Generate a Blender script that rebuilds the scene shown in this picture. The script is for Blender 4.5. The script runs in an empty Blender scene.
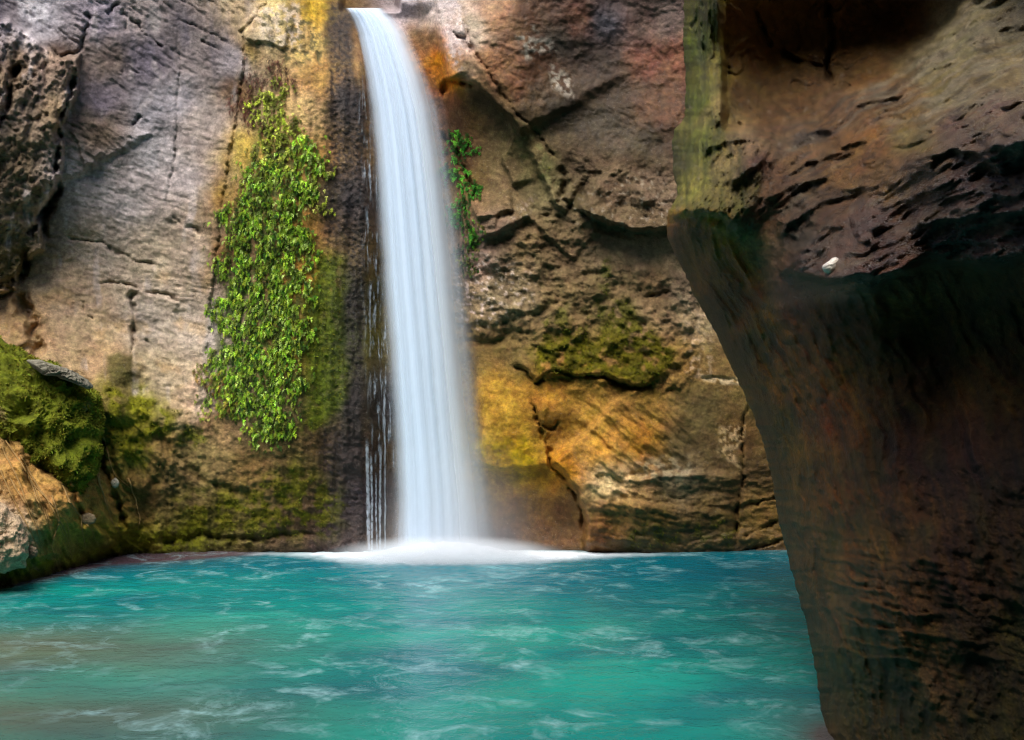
import bpy, math, random
import numpy as np
from mathutils import Vector

SC = bpy.context.scene
COL = SC.collection
F = 996.0          # focal length in pixels of the 1024 px wide picture
CX, CY = 512.0, 370.0
CAMZ = 2.5
rng = np.random.default_rng(7)
random.seed(7)

# ------------------------------------------------------------------ noise
_P = np.random.default_rng(11).permutation(256).astype(np.int64)
_P = np.concatenate([_P, _P, _P])
_G = np.stack([np.cos(np.arange(256) * 2.39996), np.sin(np.arange(256) * 2.39996)], 1)

_GX = _G[:, 0].astype(np.float32).copy(); _GY = _G[:, 1].astype(np.float32).copy()
_P4 = _P.astype(np.int32)
def perlin(x, y, seed=0):
    x = np.asarray(x, float) + seed * 17.37; y = np.asarray(y, float) + seed * 9.71
    xi = np.floor(x); yi = np.floor(y)
    xf = (x - xi).astype(np.float32); yf = (y - yi).astype(np.float32)
    a = xi.astype(np.int32) & 255; b = yi.astype(np.int32) & 255
    u = xf * xf * xf * (xf * (xf * 6 - 15) + 10); v = yf * yf * yf * (yf * (yf * 6 - 15) + 10)
    pa = _P4[a]; pb = _P4[a + 1]
    def g(p, dx, dy):
        h = _P4[p + b + dy] & 255
        return _GX[h] * (xf - dx) + _GY[h] * (yf - dy)
    n00 = g(pa, 0, 0); n10 = g(pb, 1, 0); n01 = g(pa, 0, 1); n11 = g(pb, 1, 1)
    n0 = n00 + (n10 - n00) * u; n1 = n01 + (n11 - n01) * u
    return (n0 + (n1 - n0) * v) * 1.5

def fbm(x, y, octv=4, seed=0, gain=0.5):
    s = 0.0; a = 1.0; t = 0.0
    for i in range(octv):
        s = s + a * perlin(x, y, seed + i * 3.1); t += a
        x = x * 2.03; y = y * 2.03; a *= gain
    return s / t

def ridged(x, y, octv=4, seed=0, gain=0.5):
    s = 0.0; a = 1.0; t = 0.0
    for i in range(octv):
        s = s + a * (1 - 2 * np.abs(perlin(x, y, seed + i * 3.7))); t += a
        x = x * 2.07; y = y * 2.07; a *= gain
    return s / t

def worley(x, y, seed=0):
    xi = np.floor(x).astype(np.int64); yi = np.floor(y).astype(np.int64)
    f1 = np.full(x.shape, 9.0); f2 = np.full(x.shape, 9.0); cid = np.zeros(x.shape)
    for dx in (-1, 0, 1):
        for dy in (-1, 0, 1):
            a = xi + dx; b = yi + dy
            h = _P[_P[(a + seed * 31) & 255] + (b & 255)]
            h2 = _P[h + 57]
            d = np.hypot(a + h / 255.0 - x, b + h2 / 255.0 - y)
            m = d < f1
            f2 = np.where(m, f1, np.minimum(f2, d)); cid = np.where(m, h / 255.0, cid)
            f1 = np.where(m, d, f1)
    return f1, f2, cid

def terrace(x, soft=.55):
    """broken steps: flat treads with steep risers"""
    k = np.floor(x); f = x - k
    t = np.clip((f - soft) / (1 - soft), 0, 1)
    return k + t * t * (3 - 2 * t)

def sstep(a, b, x):
    t = np.clip((x - a) / (b - a), 0, 1)
    return t * t * (3 - 2 * t)

def rot(u, v, deg):
    a = math.radians(deg); c, s = math.cos(a), math.sin(a)
    return u * c + v * s, -u * s + v * c

# ------------------------------------------------------------------ shapes on the rock face
def pdist(u, v, poly):
    """unsigned distance, signed side (positive = below / right of travel) and position along a polyline"""
    best = np.full(u.shape, 1e9); side = np.zeros(u.shape); pos = np.zeros(u.shape)
    n = len(poly) - 1
    for i in range(n):
        (x0, y0), (x1, y1) = poly[i], poly[i + 1]
        dx, dy = x1 - x0, y1 - y0
        L2 = dx * dx + dy * dy + 1e-9
        t = np.clip(((u - x0) * dx + (v - y0) * dy) / L2, 0, 1)
        ex, ey = u - (x0 + t * dx), v - (y0 + t * dy)
        d = np.hypot(ex, ey)
        m = d < best
        best = np.where(m, d, best)
        side = np.where(m, np.sign(dx * ey - dy * ex), side)
        pos = np.where(m, (i + t) / n, pos)
    return best, side, pos

def inside(u, v, poly):
    c = np.zeros(u.shape, bool)
    n = len(poly)
    for i in range(n):
        x0, y0 = poly[i]; x1, y1 = poly[(i + 1) % n]
        if y0 == y1: continue
        c ^= ((y0 > v) != (y1 > v)) & (u < (x1 - x0) * (v - y0) / (y1 - y0) + x0)
    return c

def near(u, v, poly, m):
    xs = [p[0] for p in poly]; ys = [p[1] for p in poly]
    return np.nonzero((u > min(xs) - m) & (u < max(xs) + m) & (v > min(ys) - m) & (v < max(ys) + m))

def area(u, v, poly, soft=6.0):
    r = np.zeros(u.shape); k = near(u, v, poly, soft + 1)
    a, b = u[k], v[k]
    d, _, _ = pdist(a, b, poly + [poly[0]])
    r[k] = sstep(-soft, soft, np.where(inside(a, b, poly), d, -d))
    return r

def signed(u, v, poly):
    d, _, _ = pdist(u, v, poly + [poly[0]])
    return np.where(inside(u, v, poly), d, -d)

def rbf(pts, u, v, sc=100.0):
    """smooth surface through control values (thin plate)"""
    P = np.array([(a / sc, b / sc) for a, b, *_ in pts]); Z = np.array([p[2] for p in pts], float)
    def k(r2): return 0.5 * r2 * np.log(r2 + 1e-6)
    n = len(P)
    d2 = ((P[:, None] - P[None]) ** 2).sum(2)
    A = np.zeros((n + 3, n + 3)); A[:n, :n] = k(d2) + np.eye(n) * 0.02
    A[:n, n] = 1; A[:n, n + 1:] = P; A[n, :n] = 1; A[n + 1:, :n] = P.T
    w = np.linalg.solve(A, np.concatenate([Z, [0, 0, 0]]))
    x = u / sc; y = v / sc
    out = w[n] + w[n + 1] * x + w[n + 2] * y
    for i in range(n):
        out = out + w[i] * k((x - P[i, 0]) ** 2 + (y - P[i, 1]) ** 2)
    return out

def lin(c):
    c = np.asarray(c, float) / 255.0
    return np.where(c <= 0.04045, c / 12.92, ((c + 0.055) / 1.055) ** 2.4)

def colmap(pts, u, v, p=2.0):
    acc = np.zeros(u.shape + (3,)); ws = np.zeros(u.shape)
    for (a, b, *c) in pts:
        w = 1.0 / ((u - a) ** 2 + (v - b) ** 2 + 60.0) ** p
        acc += w[..., None] * lin(c); ws += w
    return acc / ws[..., None]

def mix(c, c2, m):
    return c * (1 - m[..., None]) + lin(c2) * m[..., None]

# ------------------------------------------------------------------ objects
def tag(o, label=None, cat=None, group=None, kind=None):
    if label: o['label'] = label
    if cat: o['category'] = cat
    if group: o['group'] = group
    if kind: o['kind'] = kind
    return o

def empty(name, loc):
    o = bpy.data.objects.new(name, None); COL.objects.link(o); o.location = loc
    o.empty_display_size = 0.1
    return o

def mesh_obj(name, verts, faces, mat, parent=None, attrs=None, smooth=True):
    verts = np.asarray(verts, np.float32); faces = np.asarray(faces, np.int32)
    me = bpy.data.meshes.new(name)
    nf, k = faces.shape
    me.vertices.add(len(verts)); me.vertices.foreach_set('co', verts.ravel())
    me.loops.add(nf * k); me.loops.foreach_set('vertex_index', faces.ravel())
    me.polygons.add(nf); me.polygons.foreach_set('loop_start', np.arange(0, nf * k, k, dtype=np.int32))
    me.update(calc_edges=True)
    me.polygons.foreach_set('use_smooth', np.full(nf, smooth))
    for an, arr in (attrs or {}).items():
        arr = np.asarray(arr, np.float32)
        if arr.ndim == 2:
            a = me.attributes.new(an, 'FLOAT_COLOR', 'POINT')
            a.data.foreach_set('color', np.concatenate([arr, np.ones((len(arr), 1), np.float32)], 1).ravel())
        else:
            a = me.attributes.new(an, 'FLOAT', 'POINT'); a.data.foreach_set('value', arr)
    me.materials.append(mat)
    me.validate()
    o = bpy.data.objects.new(name, me); COL.objects.link(o)
    if parent is not None:
        o.parent = parent
        o.matrix_parent_inverse = parent.matrix_world.inverted() if False else o.matrix_parent_inverse
        o.location = -Vector(parent.location)
    return o

def grid_faces(nr, nc):
    i = np.arange(nr * nc).reshape(nr, nc)
    return np.stack([i[:-1, :-1], i[1:, :-1], i[1:, 1:], i[:-1, 1:]], -1)

def submesh(P, faces, attrs):
    """keep only the vertices used by these faces"""
    used = np.unique(faces)
    remap = np.full(len(P), -1, np.int64); remap[used] = np.arange(len(used))
    return P[used], remap[faces], {k: a[used] for k, a in attrs.items()}

def topoint(u, v, Y):
    return np.stack([(u - CX) / F * Y, Y, CAMZ - (v - CY) / F * Y], -1)

# ------------------------------------------------------------------ materials
def newmat(name):
    m = bpy.data.materials.new(name); m.use_nodes = True
    nt = m.node_tree; nt.nodes.clear()
    out = nt.nodes.new('ShaderNodeOutputMaterial')
    return m, nt, out

class NT:
    def __init__(s, nt): s.nt = nt
    def n(s, t, **kw):
        nd = s.nt.nodes.new(t)
        for k, v in kw.items():
            if k == 'inp':
                for a, b in v.items():
                    if hasattr(b, 'node') or isinstance(b, bpy.types.NodeSocket): s.nt.links.new(b, nd.inputs[a])
                    else: nd.inputs[a].default_value = b
            else: setattr(nd, k, v)
        return nd
    def math(s, op, a, b=0.5, clamp=False):
        nd = s.nt.nodes.new('ShaderNodeMath'); nd.operation = op; nd.use_clamp = clamp
        for i, x in enumerate((a, b)):
            if isinstance(x, bpy.types.NodeSocket): s.nt.links.new(x, nd.inputs[i])
            else: nd.inputs[i].default_value = x
        return nd.outputs[0]
    def noise(s, vec, scale, detail=4, rough=0.55, dist=0.0):
        nd = s.nt.nodes.new('ShaderNodeTexNoise')
        s.nt.links.new(vec, nd.inputs['Vector'])
        nd.inputs['Scale'].default_value = scale; nd.inputs['Detail'].default_value = detail
        nd.inputs['Roughness'].default_value = rough; nd.inputs['Distortion'].default_value = dist
        return nd.outputs[0]
    def attr(s, name, col=False):
        nd = s.nt.nodes.new('ShaderNodeAttribute'); nd.attribute_name = name
        return nd.outputs['Color'] if col else nd.outputs['Fac']
    def mapr(s, x, a, b, c, d):
        nd = s.nt.nodes.new('ShaderNodeMapRange'); s.nt.links.new(x, nd.inputs[0])
        for i, k in enumerate((a, b, c, d)): nd.inputs[i + 1].default_value = k
        return nd.outputs[0]
    def mixc(s, f, a, b, blend='MIX'):
        nd = s.nt.nodes.new('ShaderNodeMix'); nd.data_type = 'RGBA'; nd.blend_type = blend
        for i, x in ((0, f), (6, a), (7, b)):
            if isinstance(x, bpy.types.NodeSocket): s.nt.links.new(x, nd.inputs[i])
            else: nd.inputs[i].default_value = x
        return nd.outputs[2]

def rock_material(name, bump=1.0, rough_dry=0.85, spec=0.4, vertical=1.0, fine=1.0, specks=.35):
    m, nt, out = newmat(name); t = NT(nt)
    co = t.n('ShaderNodeTexCoord').outputs['Object']
    mp = t.n('ShaderNodeMapping'); mp.inputs['Scale'].default_value = (1, 1, vertical); nt.links.new(co, mp.inputs[0]); vec = mp.outputs[0]
    base = t.attr('Col', True); wet = t.attr('wet'); rg = t.attr('rug')
    n1 = t.noise(vec, 9 * fine, 8, 0.62)
    n2 = t.noise(vec, 45 * fine, 5, 0.7)
    n3 = t.noise(vec, 2.2, 5, 0.6)
    f = t.math('MULTIPLY', t.mapr(n1, 0.3, 0.7, 0.76, 1.24), t.mapr(n2, 0.3, 0.7, 0.72, 1.28))
    f = t.math('MULTIPLY', f, t.mapr(n3, 0.3, 0.7, 0.9, 1.1))
    n5 = t.noise(vec, 22 * fine, 6, 0.75)
    f = t.math('MULTIPLY', f, t.mapr(n5, 0.35, 0.65, 0.74, 1.26))
    hsv = t.n('ShaderNodeHueSaturation'); nt.links.new(base, hsv.inputs['Color']); nt.links.new(f, hsv.inputs['Value'])
    hu = t.mapr(t.noise(vec, 5.5, 4, 0.6), 0.3, 0.7, 0.488, 0.512); nt.links.new(hu, hsv.inputs['Hue'])
    # pale mineral specks
    sp = t.mapr(t.noise(vec, 70, 2, 0.5), 0.66, 0.74, 0, specks)
    colr = t.mixc(sp, hsv.outputs[0], (0.42, 0.38, 0.32, 1), 'MIX')
    b = t.n('ShaderNodeBsdfPrincipled')
    nt.links.new(colr, b.inputs['Base Color'])
    r = t.math('SUBTRACT', rough_dry, t.math('MULTIPLY', wet, 0.5))
    r = t.math('ADD', r, t.math('MULTIPLY', t.math('SUBTRACT', n1, 0.5), 0.3), True)
    nt.links.new(r, b.inputs['Roughness']); nt.links.new(t.math('ADD', .1, t.math('MULTIPLY', wet, spec)), b.inputs['Specular IOR Level'])
    ms = t.attr('moss')
    n4 = t.noise(vec, 95, 3, 0.7)
    h = t.math('ADD', t.math('MULTIPLY', n1, 0.62), t.math('MULTIPLY', n2, 0.38))
    h = t.math('ADD', h, t.math('MULTIPLY', t.math('MULTIPLY', n4, ms), .5))
    h = t.math('ADD', h, t.math('MULTIPLY', n5, .45))
    st = t.math('MULTIPLY', t.math('ADD', 0.35, rg), 1.0)
    bp = t.n('ShaderNodeBump'); nt.links.new(h, bp.inputs['Height']); bp.inputs['Distance'].default_value = 0.05 * bump
    nt.links.new(t.math('MULTIPLY', st, 0.8, True), bp.inputs['Strength'])
    nt.links.new(bp.outputs[0], b.inputs['Normal'])
    nt.links.new(b.outputs[0], out.inputs[0])
    return m
# ================================================================== the cliff round the pool
STEP = 1.3
us = np.arange(-230, 1010, STEP); vs = np.arange(-260, 600, STEP)
U, V = np.meshgrid(us, vs)
WU = U + 5 * fbm(U / 38, V / 38, 4, 1) + 2.0 * fbm(U / 9, V / 9, 3, 2)
WV = V + 5 * fbm(U / 38, V / 38, 4, 5) + 2.0 * fbm(U / 9, V / 9, 3, 6)
BU = U + 14 * fbm(U / 60, V / 60, 5, 21); BV = V + 14 * fbm(U / 60, V / 60, 5, 25)

CU = WU + 2.6 * fbm(U / 7, V / 7, 3, 7); CV = WV + 2.6 * fbm(U / 7, V / 7, 3, 8)
ctrl = [(-230, -260, 2.2), (-230, 100, 2.8), (-230, 600, 4.2), (-120, 300, 2.2), (-120, -100, 1.7), (-110, 590, 3.2),
        (0, -250, 1.4), (0, 0, .7), (0, 150, .95), (0, 285, .55), (0, 330, .9), (0, 400, 1.4), (0, 475, 1.95), (25, 510, 2.05), (0, 590, 2.3),
        (60, 330, .45), (60, 400, 1.0), (55, 480, 1.6), (60, 510, 1.75), (100, 500, .95), (50, 575, 1.6), (100, 350, .25), (100, 450, .75), (100, 560, .55),
        (150, 500, .4), (150, 556, .2), (200, 300, 0), (200, 100, 0), (180, 0, .1), (100, 150, .25), (100, 0, .35),
        (205, 552, .1), (195, 450, .22), (228, 300, .2), (235, 100, .15), (280, 200, .55), (285, 20, .3), (300, 400, .5),
        (300, 480, .35), (300, 552, .12), (335, 100, .42), (338, 300, .4), (340, 450, .25), (350, 550, .08), (372, 100, .0), (378, 300, -.1),
        (382, 500, -.15), (420, 100, -.35), (430, 300, -.35), (440, 500, -.3), (468, 60, .15), (460, 200, -.15), (470, 300, 0), (490, 400, .05),
        (500, 0, .25), (520, 100, .1), (480, 130, -.2), (500, 250, .1), (560, 60, -.1), (620, 60, -.2), (680, 0, .1), (680, 120, 0), (600, 130, -.1), (600, 300, .05),
        (500, 550, -.02), (560, 530, -.1), (600, 548, .08), (600, 450, .15), (700, 300, .05), (700, 450, .1), (700, 550, .06), (765, 550, -.02), (760, 430, .05),
        (840, 550, .1), (840, 200, .3), (1000, 300, 2.6), (1000, 600, 2.4), (1000, -250, 3), (300, -250, .6), (600, -250, .9), (360, -30, -.8), (370, -120, -1.2), (370, -250, -1.2)]
OUT = rbf(ctrl, U, V)
RUG = np.full(U.shape, .35)      # roughness of the relief
WET = np.zeros(U.shape)

def prot(poly, A, w, L, side=1):
    k = near(WU, WV, poly, 4 * L + w)
    d, s, p = pdist(WU[k], WV[k], poly)
    sd = d * s * side
    fade = sstep(0, .1, p) * sstep(0, .1, 1 - p)
    OUT[k] += A * sstep(-w * .3, w, sd) * np.exp(-np.maximum(sd, 0) / L) * fade

def crack(poly, depth, width):
    k = near(WU, WV, poly, 6 * width)
    d, s, p = pdist(CU[k], CV[k], poly)
    fade = sstep(0, .12, p) * sstep(0, .12, 1 - p)
    nn = fbm(U[k] / 16, V[k] / 16, 3, 44)
    wn = width * .62 * (0.55 + 1.1 * np.clip(.5 + nn, 0, 1.2))
    OUT[k] -= depth * np.exp(-(d / wn) ** 2) * fade * np.clip(.85 + 1.3 * nn, .1, 1.2)

def bump_at(cx, cy, rx, ry, A, deg=0, p=2.0):
    global OUT
    x, y = rot(WU - cx, WV - cy, deg)
    r2 = (x / rx) ** 2 + (y / ry) ** 2
    OUT = OUT + A * np.exp(-r2 ** (p / 2))

# ---- regions
z_fis = area(WU, WV, [(-240, 40), (10, 20), (62, 58), (80, 55), (78, 90), (60, 130), (62, 175), (40, 215), (42, 250), (22, 262), (15, 290), (-240, 320)], 3)
z_fis2 = area(WU, WV, [(60, 120), (85, 120), (150, 135), (105, 158), (80, 175), (60, 180), (56, 150)], 4)
z_grey = area(WU, WV, [(-60, -260), (300, -260), (300, -20), (255, 5), (238, 30), (242, 60), (232, 130), (222, 220), (208, 340), (203, 385), (214, 412), (150, 395), (120, 395), (90, 370), (60, 355), (30, 345), (0, 325), (-60, 300)], 3)
z_tufa = area(WU, WV, [(242, 35), (262, 34), (262, 5), (290, -10), (340, 2), (352, 15), (352, 60), (366, 120), (366, 300), (362, 420), (366, 560), (150, 570), (160, 480), (200, 400), (205, 340), (220, 215), (236, 120)], 4)
z_cong = area(BU, BV, [(455, 262), (462, 235), (480, 222), (500, 212), (530, 215), (555, 170), (575, 155), (640, 165), (675, 175), (700, 235), (600, 236), (590, 250), (625, 265), (700, 290), (705, 320), (690, 395), (560, 390), (540, 350), (500, 345), (470, 345), (452, 340)], 8)
z_smooth = area(BU, BV, [(480, -300), (560, -300), (1010, -300), (1010, 140), (680, 165), (600, 150), (545, 135), (520, 100), (470, 40)], 15)

# grey cliff: tilted strata low on the face, hatching near its top
a1, b1 = rot(U, V, 13); a2, b2 = rot(U, V, 34); a3, b3 = rot(U, V, 80)
hatch = sstep(190, 90, V + 0.25 * U)
w1_ = 9 * fbm(U / 45, V / 45, 4, 31)
s1 = ridged(a1 / 90, (b1 + w1_) / 10, 5, 3, .6); s2 = ridged(a2 / 70, (b2 + w1_) / 9, 5, 8, .6)
OUT += z_grey * (0.013 * (s1 * (1 - hatch) + s2 * hatch) + 0.06 * fbm(U / 70, V / 50, 5, 14) + .018 * fbm(U / 9, V / 7, 4, 15))
s4 = sstep(.45, .8, ridged(a1 / 60, (b1 + w1_) / 13, 4, 33)) * sstep(0.05, .4, fbm(U / 50, V / 30, 3, 35))
OUT -= z_grey * .022 * s4 * (1 - hatch)
s5 = sstep(.45, .8, ridged(a2 / 55, (b2 + w1_) / 12, 4, 36)) * hatch * sstep(-.05, .35, fbm(U / 45, V / 30, 3, 37))
OUT -= z_grey * .028 * s5
tg = terrace(4 * fbm(a2 / 60, b2 / 34, 4, 38), .75)
OUT += z_grey * .008 * tg + z_grey * .007 * ridged(a1 / 110, (b1 + .6 * w1_) / 3.5, 3, 39) * (1 - hatch) + z_grey * .008 * ridged(a2 / 110, (b2 + .5 * w1_) / 4, 3, 40) * hatch
# fissured dark rock at the left
tA = terrace(6 * fbm(BU / 50 + BV / 160, BV / 70, 4, 41), .6); tB = terrace(5 * fbm(WU / 17, WV / 24, 4, 42), .5)
rA = ridged(BU / 26 + BV / 90, BV / 60, 5, 43, .6)
OUT += z_fis * (.38 + .035 * tA + .016 * tB + .09 * rA + .06 * fbm(U / 8, V / 8, 4, 45))
OUT += z_fis2 * (.06 + .03 * ridged(a2 / 30, b2 / 6, 3, 19))
RUG = RUG + z_fis * .5
crack([(80, 58), (70, 95), (58, 130), (56, 160), (58, 190), (48, 215), (45, 240)], .35, 4)
crack([(18, 60), (12, 90), (0, 125), (-20, 160)], .3, 5)
crack([(24, 250), (22, 275), (8, 288), (-10, 285)], .35, 5)
crack([(28, 238), (38, 225), (48, 205)], .25, 3.5)
prot([(84, 168), (95, 165), (104, 152)], .1, 3, 30, -1)
crack([(82, 32), (90, 20), (86, 10)], .1, 2.5); crack([(86, 30), (80, 52), (60, 56), (44, 42)], .07, 2.5)
crack([(108, 14), (113, 5), (122, 2)], .08, 2); crack([(120, 10), (140, 26), (165, 50)], .07, 1.8); crack([(122, 8), (127, 20), (126, 32)], .05, 2)
crack([(133, 125), (139, 113)], .08, 2)
crack([(178, 10), (179, 60), (177, 130), (170, 180), (167, 200), (173, 225)], .025, 1.6)
crack([(168, 185), (172, 178), (178, 120)], .035, 2)
crack([(170, 215), (185, 225), (205, 232)], .06, 2)
crack([(96, 281), (120, 284), (145, 292), (165, 293), (185, 302)], .07, 1.8)
prot([(125, 284), (150, 293), (182, 301)], .06, 2, 14)
crack([(133, 292), (133, 330), (131, 362)], .09, 1.7); bump_at(132, 330, 3, 4, -.1); bump_at(133, 296, 5, 3, -.12)
crack([(60, 232), (80, 240), (105, 246), (140, 262), (160, 264)], .06, 2.2)
crack([(88, 316), (95, 316)], .08, 1.6); crack([(84, 300), (85, 312)], .05, 1.5)
crack([(176, 18), (200, 28), (230, 45)], .05, 1.6); crack([(202, 42), (220, 52)], .07, 1.8)
crack([(145, 341), (150, 343)], .07, 2)
# curved hollow at the far left below the dark rock
crack([(16, 292), (28, 318), (36, 345), (44, 360)], .22, 9)
prot([(14, 290), (24, 312), (34, 345)], .18, 6, 16)
# seam between the grey cliff and the tufa
crack([(300, -40), (262, 8), (243, 34), (243, 70), (237, 110), (228, 165), (222, 215), (214, 290), (208, 340), (203, 372)], .06, 2.4)
prot([(243, 40), (268, 42), (283, 50)], .08, 2.5, 25, -1)
# tufa: vertical dripstone folds and fine grain
tf = fbm(U / 13, V / 110, 4, 51)
gr = fbm(U / 5, V / 5, 3, 53)
OUT += z_tufa * (.07 * tf + .02 * gr)
dk = sstep(318, 345, WU + 0 * V)
OUT += z_tufa * dk * (.012 * perlin(U / 3.1, V / 3.6, 55) + .05 * fbm(U / 12, V / 40, 4, 56))
RUG = RUG + z_tufa * .55 + z_tufa * dk * .3
WET = WET + z_tufa * (.3 + .35 * dk) * sstep(560, 300, V - dk * 300)
crack([(120, 395), (160, 440), (200, 480), (260, 500)], .08, 6)
low = sstep(430, 470, V + 10 * fbm(U / 40, V / 40, 2, 58))
OUT += z_tufa * low * (.03 * ridged(U / 60, (V + w1_) / 15, 5, 59, .6) + .012 * terrace(4 * fbm(U / 40, V / 22, 4, 57), .6) + .05 * fbm(U / 24, V / 20, 5, 60))
crack([(150, 545), (200, 535), (260, 540), (320, 530)], .1, 5)
# left bank: blocks, terraces and dripping folds running down to the water
z_bank = area(BU, BV, [(-240, 330), (20, 340), (100, 380), (150, 395), (215, 420), (190, 480), (150, 500), (170, 570), (-240, 620)], 8)
a4, b4 = rot(U, V, 58)
OUT += z_bank * (.07 * ridged(a4 / 70, (b4 + w1_) / 15, 5, 61, .6) + .025 * terrace(5 * fbm(BU / 40, BV / 32, 4, 63), .55) + .1 * fbm(U / 26, V / 26, 5, 62))
RUG = RUG + z_bank * .4
bump_at(122, 365, 17, 20, .16, 0, 3); bump_at(128, 422, 26, 32, .2, 20, 3); bump_at(165, 430, 22, 30, .15, 0, 3)
bump_at(110, 400, 16, 26, .25, -20, 3)
crack([(92, 390), (98, 430), (104, 470), (118, 500), (128, 535)], .25, 4)
crack([(-10, 400), (20, 440), (60, 480), (72, 490), (86, 525)], .2, 5)
prot([(105, 430), (112, 460), (122, 480), (140, 500)], .15, 5, 25, -1)
prot([(70, 470), (85, 500), (95, 525), (118, 540)], .2, 5, 26)
prot([(20, 450), (35, 490), (55, 530), (62, 560)], .2, 6, 30)
prot([(80, 530), (100, 538), (125, 533), (145, 525)], .12, 4, 30, -1)
# ---- wall to the right of the fall
am, bm = rot(U, V + w1_ * 1.6, -8)
OUT += z_smooth * (.014 * ridged(am / 90, bm / 14, 4, 71) * sstep(-.2, .3, fbm(U / 60, V / 40, 2, 70)) + .08 * fbm(U / 60, V / 60, 5, 72) + .012 * terrace(5 * fbm(U / 55, V / 45, 4, 73), .7))
prot([(445, 82), (458, 80), (472, 86), (490, 100), (510, 118), (522, 140)], .28, 5, 60, -1)      # roof of the little cave
crack([(440, 100), (447, 84), (460, 78), (474, 88)], .2, 4)
crack([(462, 8), (466, 35), (478, 60), (500, 92), (522, 115), (540, 135), (548, 150), (565, 165)], .07, 2.2)
prot([(463, 10), (468, 38), (480, 62), (502, 94), (524, 117), (545, 150)], .07, 4, 40, 1)
crack([(452, 30), (462, 38), (473, 55)], .12, 3)
crack([(440, 130), (455, 150), (468, 180), (478, 205)], .2, 3)
prot([(452, 150), (470, 190), (480, 210), (500, 212)], .14, 4, 30)
prot([(505, 100), (508, 135), (503, 160), (512, 190)], .16, 4, 22, -1)
prot([(525, 145), (540, 180), (556, 210), (566, 215)], .2, 5, 22, -1)
prot([(475, 218), (490, 216), (515, 213)], .14, 4, 26, -1)
prot([(478, 238), (500, 232), (520, 222), (532, 215)], .16, 4, 30, -1)
prot([(525, 215), (545, 235), (560, 250), (575, 262)], .12, 4, 24, -1)
prot([(575, 205), (590, 216), (612, 228), (632, 232), (665, 230), (700, 226)], .5, 5, 34, -1)     # the big ledge
crack([(560, 165), (568, 185), (560, 200), (574, 208)], .15, 4)
prot([(600, 158), (630, 170), (650, 185), (652, 205)], .1, 3, 20, 1)
# conglomerate
tA = terrace(7 * fbm(BU / 32, BV / 24, 4, 75), .55); tB = terrace(6 * fbm(WU / 14, WV / 10, 4, 76), .5)
g1, g2, cg = worley(WU / 9, WV / 8, 9)
OUT += z_cong * (.018 * tA + .010 * tB + .035 * np.sqrt(np.clip(1 - g1 * 1.25, 0, 1)) * sstep(-.1, .3, fbm(U / 18, V / 18, 3, 78)) + .07 * fbm(U / 24, V / 20, 5, 74) + .022 * fbm(U / 6, V / 6, 3, 69))
RUG = RUG + z_cong * .7
for (x, y, r, A) in [(508, 304, 17, .12), (485, 300, 12, .07), (540, 300, 14, .08), (560, 320, 14, .08), (500, 260, 16, .08), (585, 290, 18, .07), (600, 180, 16, .12), (645, 195, 12, .1), (530, 240, 14, .12), (500, 226, 12, .09)]:
    bump_at(x, y, r, r * .85, A, 0, 4)
prot([(470, 336), (485, 341), (505, 337)], .1, 3, 18, -1)
prot([(510, 310), (530, 318), (548, 308)], .07, 3, 12, -1)
prot([(535, 345), (550, 352), (570, 345), (592, 330)], .1, 3, 14, -1)
prot([(512, 330), (525, 332), (532, 330)], .08, 3, 14, -1)
# moss ledge and the crack beneath it
prot([(508, 365), (525, 372), (535, 384), (548, 378), (575, 378), (600, 376), (620, 384), (640, 388), (662, 378), (678, 368)], .14, 5, 40, -1)
crack([(508, 366), (525, 372), (535, 384), (550, 370), (575, 378), (598, 376), (618, 384), (640, 388), (662, 378)], .16, 2.4)
crack([(640, 300), (655, 294), (672, 290)], .07, 2)
# lower right: swelling boulders, niche at the water line
crack([(530, 395), (538, 420), (545, 440), (549, 465), (565, 478), (578, 495), (584, 525), (583, 550)], .14, 2.4)
prot([(548, 462), (562, 476), (576, 490), (583, 515), (584, 556)], .4, 6, 55, -1)
prot([(466, 462), (500, 474), (535, 470), (550, 470)], .18, 6, 40, -1)
bump_at(552, 412, 16, 18, .13, 0, 3); bump_at(560, 462, 14, 16, .12, 0, 3); bump_at(600, 480, 28, 35, .16, 10, 3); bump_at(500, 430, 40, 38, .15, 0, 3)
crack([(535, 425), (552, 430), (562, 422)], .1, 2)
OUT += area(BU, BV, [(575, 395), (680, 395), (700, 470), (590, 500)], 20) * (.12 * fbm((U + V) / 60, (U - V) / 18, 3, 77))
z_shelf = area(BU, BV, [(590, 470), (640, 462), (770, 470), (790, 570), (580, 570)], 12)
as_, bs_ = rot(U, V + 8 * np.sin(U / 40), 3)
OUT += z_shelf * (.04 * ridged(as_ / 80, (bs_ + w1_) / 17, 5, 79, .6) + .03 * terrace(4 * fbm(as_ / 70, bs_ / 26, 4, 68), .6) + .02 * gr)
prot([(620, 478), (660, 472), (700, 470), (740, 474)], .16, 6, 30, 1)
prot([(590, 500), (640, 500), (700, 508), (740, 512)], .1, 5, 30, 1)
crack([(748, 400), (741, 430), (743, 455), (741, 480), (738, 510), (735, 552)], .13, 2.4)
crack([(700, 380), (720, 378), (745, 380)], .05, 2)
for ln in ([(742, 535), (760, 530), (780, 522)], [(742, 505), (762, 500), (785, 498)], [(742, 550), (765, 546), (790, 540)]): crack(ln, .1, 2.2)
WET = WET + sstep(395, 470, V) * sstep(480, 560, U) * .3 + sstep(515, 548, V) * .4
WET = WET + .45 * z_smooth
OUT += .009 * fbm(U / 4, V / 4, 3, 80) * (0.6 + RUG) + (1 - z_grey) * (.018 * ridged(WU / 28, WV / 22, 5, 82, .6) + .012 * fbm(U / 12, V / 12, 4, 83))
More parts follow.
